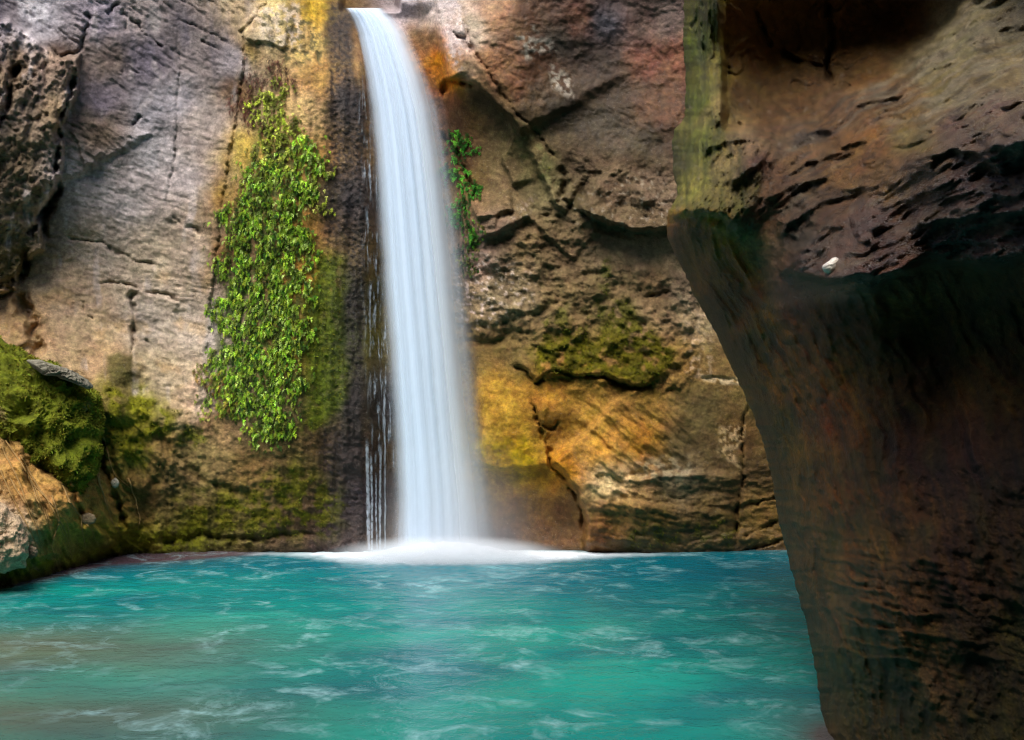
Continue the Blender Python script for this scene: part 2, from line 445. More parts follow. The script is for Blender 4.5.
# notch behind the lip of the fall, and the tight face behind the falling water
chan = area(U, V, [(342, 9), (350, -300), (400, -300), (398, 9)], 4)
OUT -= 1.4 * chan
OUT -= .25 * area(U, V, [(366, 10), (430, 10), (455, 120), (470, 400), (490, 560), (380, 560), (372, 200)], 10) * (1 - chan)
YW = 13.8 - OUT
YW = np.maximum(YW, 6.0)

# ---- colour of the stone
cc = [(10, 10, 120, 112, 115), (40, 18, 168, 162, 166), (100, 15, 150, 140, 148), (140, 12, 155, 142, 138), (60, 62, 115, 98, 85), (20, 70, 95, 80, 65), (110, 60, 105, 92, 85),
      (150, 60, 108, 100, 108), (180, 30, 105, 97, 98), (200, 60, 122, 112, 110), (232, 60, 165, 155, 155), (60, 110, 105, 90, 72), (100, 98, 102, 94, 102), (100, 130, 100, 86, 74),
      (150, 110, 134, 130, 134), (180, 100, 148, 142, 146), (150, 150, 152, 147, 148), (20, 160, 92, 80, 64), (30, 200, 97, 84, 68), (15, 260, 72, 64, 42), (80, 180, 152, 143, 144),
      (120, 200, 157, 149, 148), (180, 180, 160, 150, 148), (200, 120, 152, 140, 133), (100, 240, 150, 139, 128), (150, 260, 160, 146, 128), (200, 250, 166, 151, 136), (60, 290, 165, 143, 120),
      (20, 320, 165, 136, 102), (100, 330, 165, 143, 117), (140, 320, 165, 153, 142), (190, 330, 166, 153, 140), (100, 358, 170, 143, 112), (170, 380, 165, 149, 127), (200, 395, 176, 152, 132),
      (215, 425, 140, 110, 75), (110, 395, 95, 85, 45), (140, 410, 110, 108, 38), (130, 440, 110, 105, 40), (165, 450, 112, 92, 58), (200, 460, 110, 92, 58),
      (190, 480, 95, 78, 48), (250, 470, 108, 84, 50), (150, 500, 85, 68, 40), (220, 510, 72, 64, 30), (130, 540, 110, 102, 38), (90, 550, 105, 96, 40), (200, 537, 75, 70, 28),
      (300, 530, 75, 57, 38), (330, 545, 72, 54, 48), (320, 440, 80, 62, 36), (300, 470, 72, 60, 30), (350, 450, 50, 39, 34),
      (20, 480, 165, 127, 78), (60, 500, 142, 110, 66), (100, 500, 130, 100, 56), (10, 530, 185, 165, 140), (60, 540, 125, 106, 50), (0, 580, 90, 85, 30), (-100, 400, 110, 90, 60), (-100, 100, 100, 90, 80),
      (250, 50, 125, 100, 52), (262, 28, 190, 168, 135), (280, 20, 185, 162, 110), (300, 40, 182, 150, 92), (310, 12, 190, 150, 62), (320, 80, 172, 130, 76), (300, 110, 190, 155, 105),
      (312, 160, 175, 130, 76), (250, 150, 152, 126, 62), (240, 92, 112, 84, 52), (230, 200, 140, 111, 62), (225, 250, 122, 88, 52), (300, 220, 175, 126, 66), (305, 280, 165, 116, 56),
      (290, 350, 130, 96, 46), (325, 200, 92, 76, 50), (325, 300, 85, 88, 26), (328, 380, 76, 76, 24), (343, 30, 90, 70, 50), (345, 100, 66, 56, 52), (348, 200, 54, 46, 46), (350, 300, 48, 46, 34),
      (353, 400, 42, 36, 32), (365, 500, 46, 38, 42), (340, 335, 62, 68, 22), (400, 200, 60, 60, 66), (400, 400, 58, 58, 64),
      (400, 5, 150, 140, 142), (440, 15, 178, 164, 156), (425, 40, 100, 75, 50), (438, 58, 198, 122, 46), (450, 80, 190, 116, 44), (438, 104, 92, 66, 50), (456, 40, 170, 156, 152),
      (465, 72, 135, 115, 92), (470, 28, 150, 136, 117), (455, 120, 62, 46, 34), (480, 100, 75, 57, 37), (480, 120, 85, 64, 36), (462, 158, 72, 52, 34), (500, 60, 140, 92, 50),
      (520, 80, 126, 76, 34), (500, 20, 150, 103, 65), (530, 20, 102, 64, 35), (540, 60, 105, 64, 30), (560, 40, 78, 68, 58), (580, 20, 122, 74, 50), (605, 25, 88, 84, 102), (640, 20, 122, 88, 78),
      (667, 20, 140, 112, 107), (650, 60, 150, 88, 58), (680, 62, 165, 98, 64), (600, 60, 80, 60, 48), (620, 95, 86, 64, 40), (660, 110, 120, 78, 45), (600, 120, 72, 60, 40), (640, 140, 76, 62, 38),
      (560, 110, 67, 55, 36), (540, 95, 92, 67, 35), (510, 112, 82, 65, 38), (510, 140, 102, 87, 52), (532, 160, 118, 104, 60), (545, 190, 128, 114, 74), (560, 200, 112, 97, 67), (480, 180, 90, 72, 40),
      (500, 190, 116, 93, 62), (580, 160, 102, 82, 62), (620, 190, 117, 94, 72), (650, 190, 122, 100, 82), (640, 218, 106, 87, 62), (500, 230, 120, 96, 80), (480, 260, 124, 102, 88), (530, 240, 121, 97, 62),
      (560, 250, 112, 90, 62), (600, 250, 116, 97, 72), (640, 250, 122, 100, 77), (690, 290, 130, 107, 87), (650, 290, 130, 102, 67), (490, 300, 125, 107, 82), (520, 300, 131, 112, 82),
      (560, 300, 116, 94, 58), (600, 300, 122, 100, 62), (640, 310, 131, 107, 74), (700, 320, 150, 127, 97), (680, 360, 126, 100, 62), (720, 372, 131, 107, 72), (480, 352, 102, 82, 52), (520, 345, 112, 94, 62),
      (500, 400, 156, 120, 58), (480, 450, 160, 130, 67), (520, 430, 152, 118, 54), (520, 458, 166, 132, 50), (550, 420, 135, 99, 52), (560, 468, 152, 104, 40),
      (545, 400, 137, 99, 48), (590, 420, 152, 118, 62), (600, 450, 165, 122, 60), (610, 480, 190, 167, 132), (640, 440, 152, 108, 50), (640, 402, 132, 103, 58), (700, 410, 97, 84, 57), (680, 445, 87, 74, 50),
      (720, 450, 92, 76, 51), (740, 440, 102, 77, 47), (680, 480, 117, 102, 82), (620, 510, 140, 107, 67), (660, 520, 87, 70, 38), (710, 520, 77, 62, 34), (770, 520, 100, 77, 40), (760, 470, 82, 64, 38),
      (520, 510, 72, 52, 34), (560, 520, 77, 54, 34), (500, 540, 62, 47, 47), (600, 537, 110, 74, 40), (640, 545, 72, 62, 30), (770, 410, 82, 72, 42),
      (900, 300, 110, 90, 65), (600, -150, 110, 90, 70), (200, -150, 130, 122, 120), (0, -150, 110, 100, 95)]
C = colmap(cc, U + 9 * fbm(U / 30, V / 30, 4, 90) , V + 12 * fbm(U / 26, V / 40, 4, 91), 1.7)
n_a = fbm(U / 26, V / 26, 5, 92); n_b = fbm(U / 6, V / 6, 4, 93)
C = C * (1.06 + .5 * n_a + .45 * n_b)[..., None]
# bedding lines carry their own slightly darker stone
C = C * (1 - z_grey * .30 * np.clip(s1 * (1 - hatch) + s2 * hatch, 0, 1) * (.6 + n_a))[..., None]
st = fbm(U / 9, V / 130, 4, 95)                                        # run-off streaks
C = C * (1 + (z_tufa * .5 + z_smooth * .35 + .12) * st)[..., None]
# dark run-off bands of the grey cliff
C = mix(C, (86, 82, 92), z_grey * .55 * sstep(.05, .45, fbm((U - V * .1) / 22, V / 160, 4, 96)) * sstep(150, 20, V))
C = mix(C, (178, 168, 165), z_grey * .5 * sstep(.15, .5, fbm(U / 18, V / 60, 4, 97)))
C = mix(C, (172, 140, 96), z_grey * .4 * sstep(.1, .5, fbm(U / 40, V / 30, 4, 98)) * sstep(200, 300, V))
C = mix(C, (40, 31, 28), z_tufa * sstep(322, 334, WU + .02 * V) * (.55 + .45 * sstep(-.1, .2, fbm(U / 3.5, V / 3.5, 3, 99))) * (1 - .8 * sstep(225, 260, V) * sstep(350, 340, U) * sstep(440, 410, V)) * .9)
# moss painted by where it grows
MOSS = np.zeros(U.shape)
def moss(poly, soft, amt=1.0, thr=-.15, col=(104, 108, 22)):
    global C, MOSS, OUT
    m = area(BU, BV, poly, soft) * sstep(thr, thr + .3, fbm(U / 14, V / 14, 4, 101)) * amt
    k = (1 + .8 * fbm(U / 7, V / 7, 4, 103))
    C = C * (1 - m[..., None]) + (lin(col) * k[..., None]) * m[..., None]
    MOSS = np.maximum(MOSS, m)
moss([(110, 385), (150, 392), (175, 410), (172, 435), (150, 440), (145, 470), (118, 460), (108, 420)], 9, .9, -.15, (98, 98, 32))
moss([(60, 566), (95, 548), (200, 525), (200, 556), (80, 575)], 8, .9, -.3, (112, 112, 28))
moss([(-240, 560), (60, 555), (60, 600), (-240, 620)], 8, .9, -.3, (112, 112, 28))
moss([(180, 500), (300, 470), (340, 500), (330, 535), (190, 550)], 16, .8, -.2, (88, 84, 26))
moss([(312, 250), (345, 260), (345, 400), (330, 420), (305, 430), (308, 300)], 9, .95, -.4, (88, 96, 22))
moss([(185, 425), (215, 430), (205, 450), (180, 445)], 6, .8, -.2, (105, 105, 40))
moss([(530, 345), (560, 335), (580, 325), (600, 340), (612, 300), (625, 300), (650, 330), (672, 345), (676, 368), (640, 386), (600, 375), (540, 375)], 7, .95, -.35, (88, 84, 18))
moss([(540, 300), (600, 310), (600, 350), (535, 350)], 12, .8, .0, (92, 90, 26))
moss([(598, 250), (606, 250), (606, 320), (598, 320)], 3, .8, -.2, (100, 98, 34))
moss([(640, 525), (740, 520), (735, 550), (610, 550)], 10, .7, -.1, (66, 66, 18))
moss([(455, 440), (540, 438), (545, 465), (480, 470)], 10, .45, -.1, (165, 145, 30))
moss([(518, 120), (540, 130), (560, 190), (530, 175)], 8, .5, -.1, (120, 125, 70))
C = mix(C, (82, 76, 44), area(WU, WV, [(106, 355), (118, 351), (133, 356), (134, 378), (128, 390), (112, 386), (106, 372)], 4) * .9)
# pale crusts
def crust(poly, soft, thr, amt=.9, col=(190, 178, 168), sc=7):
    global C, OUT
    m = area(BU, BV, poly, soft) * sstep(thr, thr + .15, fbm(U / sc, V / sc, 4, 111)) * amt
    C = mix(C, col, m); OUT = OUT
crust([(250, 10), (300, 0), (302, 50), (270, 52), (250, 32)], 5, -.1, .6, (205, 185, 160))
C = mix(C, (88, 80, 50), area(BU, BV, [(255, 18), (300, 5), (325, 40), (318, 68), (285, 60), (262, 40)], 6) * sstep(.02, .2, fbm(U / 7, V / 7, 4, 113)) * .85)
crust([(518, 38), (550, 42), (552, 58), (525, 60)], 4, -.1); crust([(552, 72), (570, 78), (572, 98), (555, 92)], 4, -.1); crust([(530, 25), (542, 28), (540, 36)], 3, -.1, .6)
crust([(455, 255), (475, 262), (530, 262), (530, 300), (510, 310), (480, 330), (460, 320)], 10, .15, .8, (195, 175, 165), 5)
crust([(500, 215), (535, 195), (530, 230), (505, 235)], 6, .05, .6, (165, 145, 130), 5)
crust([(560, 200), (665, 170), (680, 225), (580, 222)], 8, .2, .6, (175, 160, 145), 5)
crust([(680, 300), (712, 300), (715, 380), (690, 380)], 6, .1, .6, (190, 165, 140), 6)
crust([(704, 378), (760, 378), (760, 383), (704, 384)], 2, -.3, .8, (190, 172, 145), 6)
crust([(720, 428), (745, 425), (742, 465), (725, 450)], 3, -.1, .8, (195, 165, 130), 6)
crust([(640, 462), (690, 460), (700, 478), (640, 478)], 6, -.1, .5, (150, 140, 120), 8)
crust([(428, 0), (462, 0), (470, 75), (450, 60), (445, 30)], 5, -.05, .6, (190, 178, 172), 6)
crust([(380, -20), (460, -20), (460, 8), (390, 8)], 5, -.2, .6, (165, 155, 155), 8)
crust([(20, 0), (42, 0), (44, 18), (35, 30), (20, 20)], 4, -.2, .8, (195, 190, 192), 6)
lum = C @ np.array([.25, .6, .15])
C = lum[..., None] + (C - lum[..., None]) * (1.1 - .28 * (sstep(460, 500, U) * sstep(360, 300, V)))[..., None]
C = C * (1 + z_grey[..., None] * np.array([-.07, -.07, -.08]))
C = C * (1 + (sstep(470, 500, U))[..., None] * np.array([.03, .01, -.12])) * (1 + z_tufa[..., None] * np.array([-.08, -.02, .1]))
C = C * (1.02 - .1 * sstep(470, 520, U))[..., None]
C = C * (1 + .7 * np.exp(-((U - 90) / 55) ** 2 - ((V - 520) / 42) ** 2))[..., None]  # bank colour lifted locally to offset the shade on it
C = C * (1 - .20 * sstep(470, 520, U) * sstep(360, 200, V))[..., None] * (1 + sstep(480, 560, U) * sstep(260, 60, V) * .5)[..., None] ** -1  # upper right wall darkened in the colour, partly for shade from overhead
C = C * (1 + .3 * z_tufa * low + .05 * MOSS)[..., None]
C = C * (1 - .05 * z_bank * sstep(170, 90, U) * sstep(400, 450, V))[..., None] * (1 + .6 * z_fis)[..., None]
gm = area(WU, WV, [(262, 120), (300, 150), (314, 185), (308, 215), (300, 260), (304, 340), (292, 410), (272, 440), (256, 436), (236, 405), (214, 385), (218, 300), (228, 240), (240, 190)], 8)
C = mix(C, (58, 76, 24), gm * sstep(-.25, .15, fbm(U / 9, V / 12, 3, 122)) * .85)
ZW = CAMZ - (V - CY) / F * (13.8 - OUT)
C = C * (1 - .6 * np.exp(-(np.maximum(ZW, 0) / (.05 + .06 * np.abs(fbm(U / 30, V / 30, 3, 121)))) ** 2))[..., None]      # wet tide line
C = np.clip(C, .006, .75)
WET = np.clip(WET, 0, 1)

PW = topoint(U, V, YW)
ROCK = rock_material('wet_limestone')
nr, nc = U.shape
GF = grid_faces(nr, nc)
um = U[:-1, :-1]; vm = V[:-1, :-1]
lab = np.full(um.shape, 2)                                  # 2 = right of the fall
seam = np.interp(vm, [-260, -40, 8, 34, 110, 215, 290, 372, 400, 420, 480, 600], [318, 300, 262, 243, 237, 222, 214, 203, 212, 190, 165, 160])
lab[um < 372] = 1
lab[um < seam] = 0
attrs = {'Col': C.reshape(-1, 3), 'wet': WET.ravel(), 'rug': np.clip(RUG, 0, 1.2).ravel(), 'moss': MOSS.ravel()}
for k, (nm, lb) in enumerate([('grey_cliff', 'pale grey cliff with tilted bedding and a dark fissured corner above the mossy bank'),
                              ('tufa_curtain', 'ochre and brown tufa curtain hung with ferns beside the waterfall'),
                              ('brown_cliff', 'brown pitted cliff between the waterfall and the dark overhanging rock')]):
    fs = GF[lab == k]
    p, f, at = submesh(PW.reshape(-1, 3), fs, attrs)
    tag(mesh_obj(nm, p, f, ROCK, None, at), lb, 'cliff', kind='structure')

def wall_at(u, v):
    """point on the finished rock face and its outward normal"""
    j = int(np.clip((u - us[0]) / STEP, 2, nc - 4)); i = int(np.clip((v - vs[0]) / STEP, 2, nr - 4))
    p = PW[i, j]
    a = PW[i, j + 2] - PW[i, j - 2]; b = PW[i + 2, j] - PW[i - 2, j]
    n = np.cross(b, a); n = n / (np.linalg.norm(n) + 1e-9)
    if n[1] > 0: n = -n
    return p, n
# ================================================================== overhanging rock at the right
VE = np.array([-220, 0, 30, 60, 90, 100, 120, 128, 140, 175, 195, 205, 215, 232, 240, 260, 285, 310, 340, 370, 395, 425, 450, 480, 510, 530, 545, 570, 600, 630, 660, 690, 740, 820])
UE = np.array([690, 684, 683, 684, 686, 686, 684, 676, 672, 673, 678, 672, 667, 667, 669, 678, 690, 702, 719, 733, 745, 757, 765, 773, 777, 780, 785, 791, 800, 808, 814, 819, 822, 828])
vr = np.arange(-220, 800, 1.6)
edge = np.interp(vr, VE, UE) + 2.2 * fbm(vr / 14, vr * 0, 4, 201) + 1.0 * fbm(vr / 4, vr * 0, 2, 202)
q = np.linspace(0, 1, 300)
S = (q ** 1.25)[None, :] * (1210 - edge)[:, None]
U = edge[:, None] + S; V = np.repeat(vr[:, None], len(q), 1)
WU = U + 6 * fbm(U / 40, V / 40, 4, 203) + 2.2 * fbm(U / 10, V / 10, 3, 204)
WV = V + 6 * fbm(U / 40, V / 40, 4, 205) + 2.2 * fbm(U / 10, V / 10, 3, 206)
BU = U + 14 * fbm(U / 60, V / 60, 4, 207); BV = V + 14 * fbm(U / 60, V / 60, 4, 208)
fc = [(684, 0, 9.0), (684, 90, 8.7), (684, -220, 8.0), (722, 0, 7.9), (722, 100, 7.8), (672, 150, 8.3), (668, 215, 7.6), (700, 215, 7.3), (700, 165, 7.8), (760, 150, 7.3), (690, 260, 7.85), (745, 260, 7.3),
      (740, -220, 7.7), (760, 20, 8.6), (760, 100, 8.4), (830, 40, 8.9), (830, 110, 7.8), (900, 20, 8.8), (900, 80, 7.4), (950, 10, 8.0), (770, -70, 8.0), (830, -70, 7.9), (900, -80, 7.7), (1000, -90, 7.0), (830, -220, 7.3), (1000, -220, 6.2), (1200, -220, 5.4),
      (1024, 0, 7.2), (1024, 60, 6.4), (960, 60, 7.0), (950, 140, 5.75), (1024, 120, 5.1), (870, 130, 6.95), (870, 200, 6.4), (800, 180, 7.15), (830, 240, 6.45), (790, 265, 6.9), (850, 275, 5.95), (920, 250, 5.75), (1024, 150, 4.95), (1024, 220, 5.1), (1024, 270, 5.15), (930, 170, 5.65), (1200, 200, 3.9), (1200, 60, 4.6),
      (700, 300, 8.0), (735, 330, 7.9), (760, 330, 7.5), (850, 330, 6.35), (930, 330, 6.0), (1024, 330, 5.45), (760, 420, 7.9), (850, 450, 6.5), (1024, 450, 5.3), (775, 500, 7.9), (850, 560, 6.4), (1024, 560, 5.2),
      (786, 545, 7.85), (800, 600, 7.5), (850, 650, 6.4), (1024, 650, 5.2), (816, 680, 7.1), (824, 740, 6.8), (870, 740, 6.2), (1024, 740, 5.1), (1200, 450, 4.2), (1200, 740, 4.1), (830, 800, 6.6), (1024, 800, 5.0)]
YR = rbf(fc, U, V)
OUT = np.zeros(U.shape)
RUG = np.full(U.shape, .85); WET = np.full(U.shape, .35)
# rounding towards the silhouette
w = 34.0
YR += .45 * (1 - np.sqrt(np.clip(1 - (1 - np.clip(S / w, 0, 1)) ** 2, 0, 1)))
z_low = area(BU, BV, [(660, 222), (715, 224), (748, 262), (766, 312), (795, 302), (860, 285), (930, 262), (1220, 250), (1220, 820), (700, 820)], 14)
z_rec = area(BU, BV, [(724, -240), (1010, -240), (970, 0), (905, 75), (850, 92), (820, 115), (760, 125), (724, 128)], 5)
z_strip = area(BU, BV, [(660, -240), (722, -240), (724, 128), (760, 135), (790, 150), (740, 215), (660, 220)], 6)
z_slope = area(BU, BV, [(850, 95), (900, 75), (970, 0), (1000, -100), (1220, -200), (1220, 250), (930, 262), (850, 280), (790, 270), (770, 200), (800, 130)], 10)
z_purp = area(BU, BV, [(840, 210), (900, 165), (980, 110), (1060, 60), (1220, 20), (1220, 300), (790, 300), (800, 260)], 14)
# strip: vertical flutes running down
us_ = U + 3 * fbm(U / 20, V / 30, 3, 236)
OUT += z_strip * (.05 * ridged(us_ / 14 + V / 160, V / 110, 4, 211) + .03 * ridged(us_ / 4.5, V / 50, 3, 212) + .03 * fbm(U / 7, V / 14, 4, 237))
z_knob = area(BU, BV, [(700, 135), (740, 125), (790, 140), (780, 190), (740, 240), (690, 215)], 8)
ak, bk = rot(U, V, -50)
OUT += z_knob * (.028 * ridged(ak / 36, (bk + 4 * fbm(U / 20, V / 20, 3, 238)) / 5, 3, 239) + .045 * ridged(ak / 60, (bk + 5 * fbm(U / 30, V / 30, 3, 233)) / 11, 4, 214) + .05 * fbm(U / 30, V / 30, 4, 234))
# slope: long flow folds climbing to the upper right
af, bf = rot(U, V + 10 * fbm(U / 50, V / 50, 3, 216), -28)
OUT += z_slope * (.17 * ridged(af / 150, bf / 38, 3, 217, .45) + .05 * ridged(af / 110, (bf + 6 * fbm(U / 30, V / 30, 3, 258)) / 16, 3, 235, .45) + .035 * ridged(af / 90, bf / 9, 4, 218, .5) + .10 * fbm(U / 60, V / 60, 4, 215) + .02 * ridged((af + 6 * fbm(U / 20, V / 20, 3, 252)) / 44, bf / 6, 3, 213) + .012 * fbm(U / 16, V / 12, 4, 253))
def saw(x):
    f = x - np.floor(x)
    return sstep(0, .8, f) * (1 - sstep(.82, 1, f))
wob = 1.1 * fbm(U / 70, V / 50, 4, 263)
OUT += z_slope * (.05 * saw(bf / 24 + wob + af / 700) * np.clip(.7 + fbm(U / 50, V / 40, 3, 264), 0, 1.3) + .016 * saw(bf / 8.5 + 2 * wob) * np.clip(.5 + 1.5 * fbm(U / 30, V / 24, 3, 265), 0, 1.2))
# recess: blocky plates
OUT += z_rec * (.05 * terrace(5 * fbm(BU / 80, BV / 80, 4, 219), .8) + .07 * fbm(U / 40, V / 60, 5, 220))
# lower face: hanging flutes and tilted strata near the water
S2 = S + 12 * fbm(U / 70, V / 70, 3, 256)
OUT += z_low * (.10 * fbm(U / 60, V / 90, 5, 221) + (.05 * ridged(S2 / 26, V / 150, 3, 222) + .014 * ridged(S2 / 8, V / 70, 3, 257)) * sstep(190, 60, S))
ag, bg = rot(U, V, 14)
z_str = area(BU, BV, [(775, 520), (840, 535), (930, 575), (1220, 640), (1220, 720), (930, 650), (830, 620), (790, 600)], 16)
bg = bg + 7 * fbm(U / 50, V / 50, 4, 225)
OUT += z_str * (.012 * ridged(ag / 80, bg / 8, 4, 223, .6) + .03 * saw(bg / 15 + wob) * np.clip(.5 + 1.3 * fbm(ag / 70, bg / 20, 3, 266), 0, 1.2))
OUT += z_low * (1 - z_str) * .02 * saw(S2 / 17 + wob) * np.clip(.5 + 1.2 * fbm(S2 / 30, V / 90, 3, 267), 0, 1.2)
OUT += z_low * sstep(420, 560, V) * .010 * ridged(ag / 120, bg / 9, 3, 224) + z_low * .04 * fbm(U / 40, V / 50, 5, 226)
def fstep(poly, A, w, L, side=-1):
    """stone above the line sticks out over what is below it"""
    k = near(WU, WV, poly, 4 * L + w)
    d, s, p = pdist(WU[k], WV[k], poly); sd = d * s * side
    fade = sstep(0, .2, p) * sstep(0, .2, 1 - p)
    OUT[k] += A * sstep(-w * .3, w, sd) * np.exp(-np.maximum(sd, 0) / L) * fade
def fcrack(poly, depth, width):
    k = near(WU, WV, poly, 5 * width)
    d, s, p = pdist(WU[k], WV[k], poly); fade = sstep(0, .1, p) * sstep(0, .1, 1 - p)
    OUT[k] -= depth * np.exp(-(d / width) ** 2) * fade * np.clip(.8 + 1.4 * fbm(U[k] / 16, V[k] / 16, 2, 227), .1, 1.2)
fstep([(783, 278), (800, 280), (830, 282), (855, 280), (880, 280), (905, 274), (930, 268)], .4, 6, 40)
fstep([(890, 278), (930, 268), (955, 266), (1000, 262), (1100, 255)], .14, 6, 25)
fstep([(905, 222), (930, 225), (960, 221), (985, 219), (1010, 216), (1040, 212), (1120, 205)], .16, 4, 14)
fstep([(928, 250), (945, 247), (965, 244), (990, 247), (1010, 246)], .11, 4, 10)
fstep([(855, 238), (872, 232), (888, 226)], .15, 4, 14)
fstep([(858, 245), (870, 243), (872, 250)], .1, 3, 10)
fstep([(925, 185), (935, 160), (952, 153), (975, 155), (990, 170), (1000, 185)], .16, 5, 26)
fstep([(985, 158), (1000, 148), (1020, 146), (1060, 150), (1120, 140)], .18, 5, 26)
fstep([(830, 155), (850, 148), (868, 140), (880, 128)], .14, 4, 18)
fstep([(838, 150), (850, 135), (870, 118), (900, 108)], .12, 5, 18)
fstep([(812, 232), (830, 226), (848, 230)], .09, 4, 18)
def flowlines(n, x0, x1, y0, y1, deg, lmin, lmax, A0, A1, w, L, seed, keep=None):
    r = np.random.default_rng(seed)
    for _ in range(n):
        x = r.uniform(x0, x1); y = r.uniform(y0, y1)
        if keep and not keep(x, y): continue
        a = math.radians(deg + r.normal(0, 7)); ln = r.uniform(lmin, lmax); pts = []
        for k in range(5):
            pts.append((x, y)); x += math.cos(a) * ln / 4; y += math.sin(a) * ln / 4; a += r.normal(0, .14)
        fstep(pts, r.uniform(A0, A1), w, L * r.uniform(.6, 1.5))
flowlines(60, 790, 1010, 30, 250, -28, 50, 170, .01, .035, 3.5, 12, 71, lambda x, y: y > 330 - x * .28)
flowlines(34, 800, 1010, 60, 250, -24, 25, 70, .008, .025, 3, 7, 72, lambda x, y: y > 330 - x * .28)
flowlines(40, 695, 760, 140, 215, -52, 22, 60, .012, .03, 3, 6, 73)
flowlines(26, 688, 712, 0, 130, -86, 30, 90, .015, .04, 2, 6, 74)
fstep([(660, 224), (685, 216), (705, 215), (722, 218), (740, 240)], .2, 8, 30)
fstep([(700, 165), (715, 150), (740, 140), (765, 142), (775, 140)], .1, 4, 14)
fstep([(735, 190), (748, 172), (765, 160), (778, 135)], .12, 4, 16)
fcrack([(745, 128), (722, 118), (716, 130), (722, 140)], .08, 4)
fcrack([(828, -5), (830, 20), (832, 45), (826, 62), (830, 88)], .25, 3)
fcrack([(750, 5), (762, 30), (775, 50), (800, 62), (826, 68)], .18, 2.5)
fcrack([(722, -200), (723, 0), (724, 60), (725, 120)], .1, 4)
for x0 in (794, 812):
    fcrack([(x0, 100), (x0 + 4, 150), (x0 - 2, 200), (x0 + 2, 255)], .08, 10)
fcrack([(706, 0), (696, 20), (690, 30)], .1, 3); fcrack([(704, 40), (708, 80), (704, 110)], .05, 4)
for k in range(9):
    y0 = 540 + k * 13 + rng.uniform(-4, 4); x0 = 788 + k * 3 + rng.uniform(0, 60); L = rng.uniform(40, 130)
    fstep([(x0, y0), (x0 + L * .5, y0 + L * .14), (x0 + L, y0 + L * .2)], rng.uniform(.03, .06), 2.5, 7, 1)
OUT += .005 * fbm(U / 4, V / 4, 3, 230) + .014 * fbm(U / 12, V / 12, 4, 231)
# a small sharp flake standing out at the neck
edgef = np.clip(S / 14, 0, 1)
z_dim = area(BU, BV, [(870, 230), (890, 190), (930, 152), (1024, 142), (1220, 130), (1220, 290), (880, 280)], 8)
OUT = OUT - z_rec * .75
YR = YR - OUT * (.35 + .65 * edgef) * (1 - .15 * z_slope * (1 - z_low))
fr = [(690, 10, 105, 110, 35), (700, 50, 95, 112, 30), (700, 100, 100, 115, 35), (716, 60, 120, 112, 62), (718, 110, 150, 138, 95), (705, 150, 130, 140, 70), (690, 190, 150, 150, 85), (675, 160, 70, 68, 30),
      (720, 160, 165, 150, 110), (745, 140, 150, 130, 105), (725, 200, 125, 118, 75), (760, 165, 105, 78, 68), (690, 240, 62, 56, 26), (680, 260, 58, 54, 26), (720, 260, 66, 60, 30), (745, 240, 100, 98, 68),
      (720, 310, 50, 46, 24), (745, 350, 52, 50, 26), (765, 330, 86, 76, 44), (760, 220, 92, 66, 52), (775, 190, 95, 70, 52), (800, 190, 80, 74, 70), (805, 140, 88, 78, 70), (800, 240, 74, 66, 58),
      (760, 60, 84, 62, 36), (738, 20, 80, 60, 36), (736, 60, 80, 60, 34), (738, 100, 84, 62, 36), (770, 118, 88, 66, 44), (800, 110, 90, 70, 48), (800, 30, 80, 62, 34), (850, 30, 88, 66, 38), (900, 30, 84, 60, 34), (870, 90, 105, 80, 50), (840, 110, 98, 80, 66), (900, 110, 140, 112, 72), (930, 60, 135, 130, 105), (960, 40, 140, 136, 108),  # brown points in the recess carry its shade
      (1000, 20, 150, 142, 115), (950, 90, 130, 120, 80), (1000, 70, 140, 128, 98), (870, 140, 140, 100, 58), (910, 140, 132, 120, 75), (850, 170, 128, 98, 58), (880, 180, 120, 100, 72), (920, 170, 118, 100, 92),
      (960, 130, 110, 88, 82), (1000, 110, 122, 100, 98), (960, 180, 84, 60, 56), (1000, 190, 84, 60, 56), (1024, 150, 110, 90, 92), (840, 220, 92, 68, 50), (870, 220, 90, 70, 68), (840, 265, 105, 82, 76), (880, 268, 92, 66, 60), (940, 235, 76, 50, 42),
      (1000, 235, 80, 54, 46), (800, 270, 90, 68, 58), (790, 300, 66, 46, 32), (850, 320, 62, 42, 24), (900, 350, 60, 44, 24), (960, 340, 52, 44, 28), (990, 330, 54, 50, 42), (1024, 350, 54, 46, 28),
      (780, 380, 80, 66, 40), (800, 450, 84, 68, 42), (765, 420, 62, 56, 32), (840, 420, 72, 50, 26), (840, 500, 78, 56, 28), (900, 450, 54, 42, 22), (960, 450, 48, 38, 20), (1024, 450, 44, 38, 22),
      (790, 520, 74, 62, 46), (820, 550, 80, 66, 48), (870, 580, 74, 60, 44), (820, 620, 80, 68, 52), (900, 600, 68, 54, 38), (960, 580, 62, 48, 32), (1000, 600, 60, 48, 36), (850, 680, 50, 52, 26), (830, 700, 60, 54, 40), (900, 690, 52, 50, 28),
      (940, 680, 82, 70, 56), (980, 680, 50, 46, 26), (1020, 620, 62, 64, 28), (1010, 720, 66, 64, 36), (1150, 400, 50, 40, 26), (1150, 700, 50, 46, 28)]
C = colmap(fr, U + 10 * fbm(U / 30, V / 30, 4, 240), V + 14 * fbm(U / 26, V / 40, 4, 241), 1.7)
C = C * (1 + .5 * fbm(U / 24, V / 24, 5, 242) + .5 * fbm(U / 6, V / 6, 4, 243))[..., None]
stz = fbm(S2 / 14, V / 110, 4, 245)
C = C * (1 + z_low * .5 * stz + z_strip * .35 * fbm(U / 7, V / 60, 3, 246))[..., None]
C = C * (1 + .45 * z_strip * ridged(us_ / 5, V / 60, 3, 254) + .35 * z_slope * ridged(af / 80, bf / 8, 4, 255))[..., None]
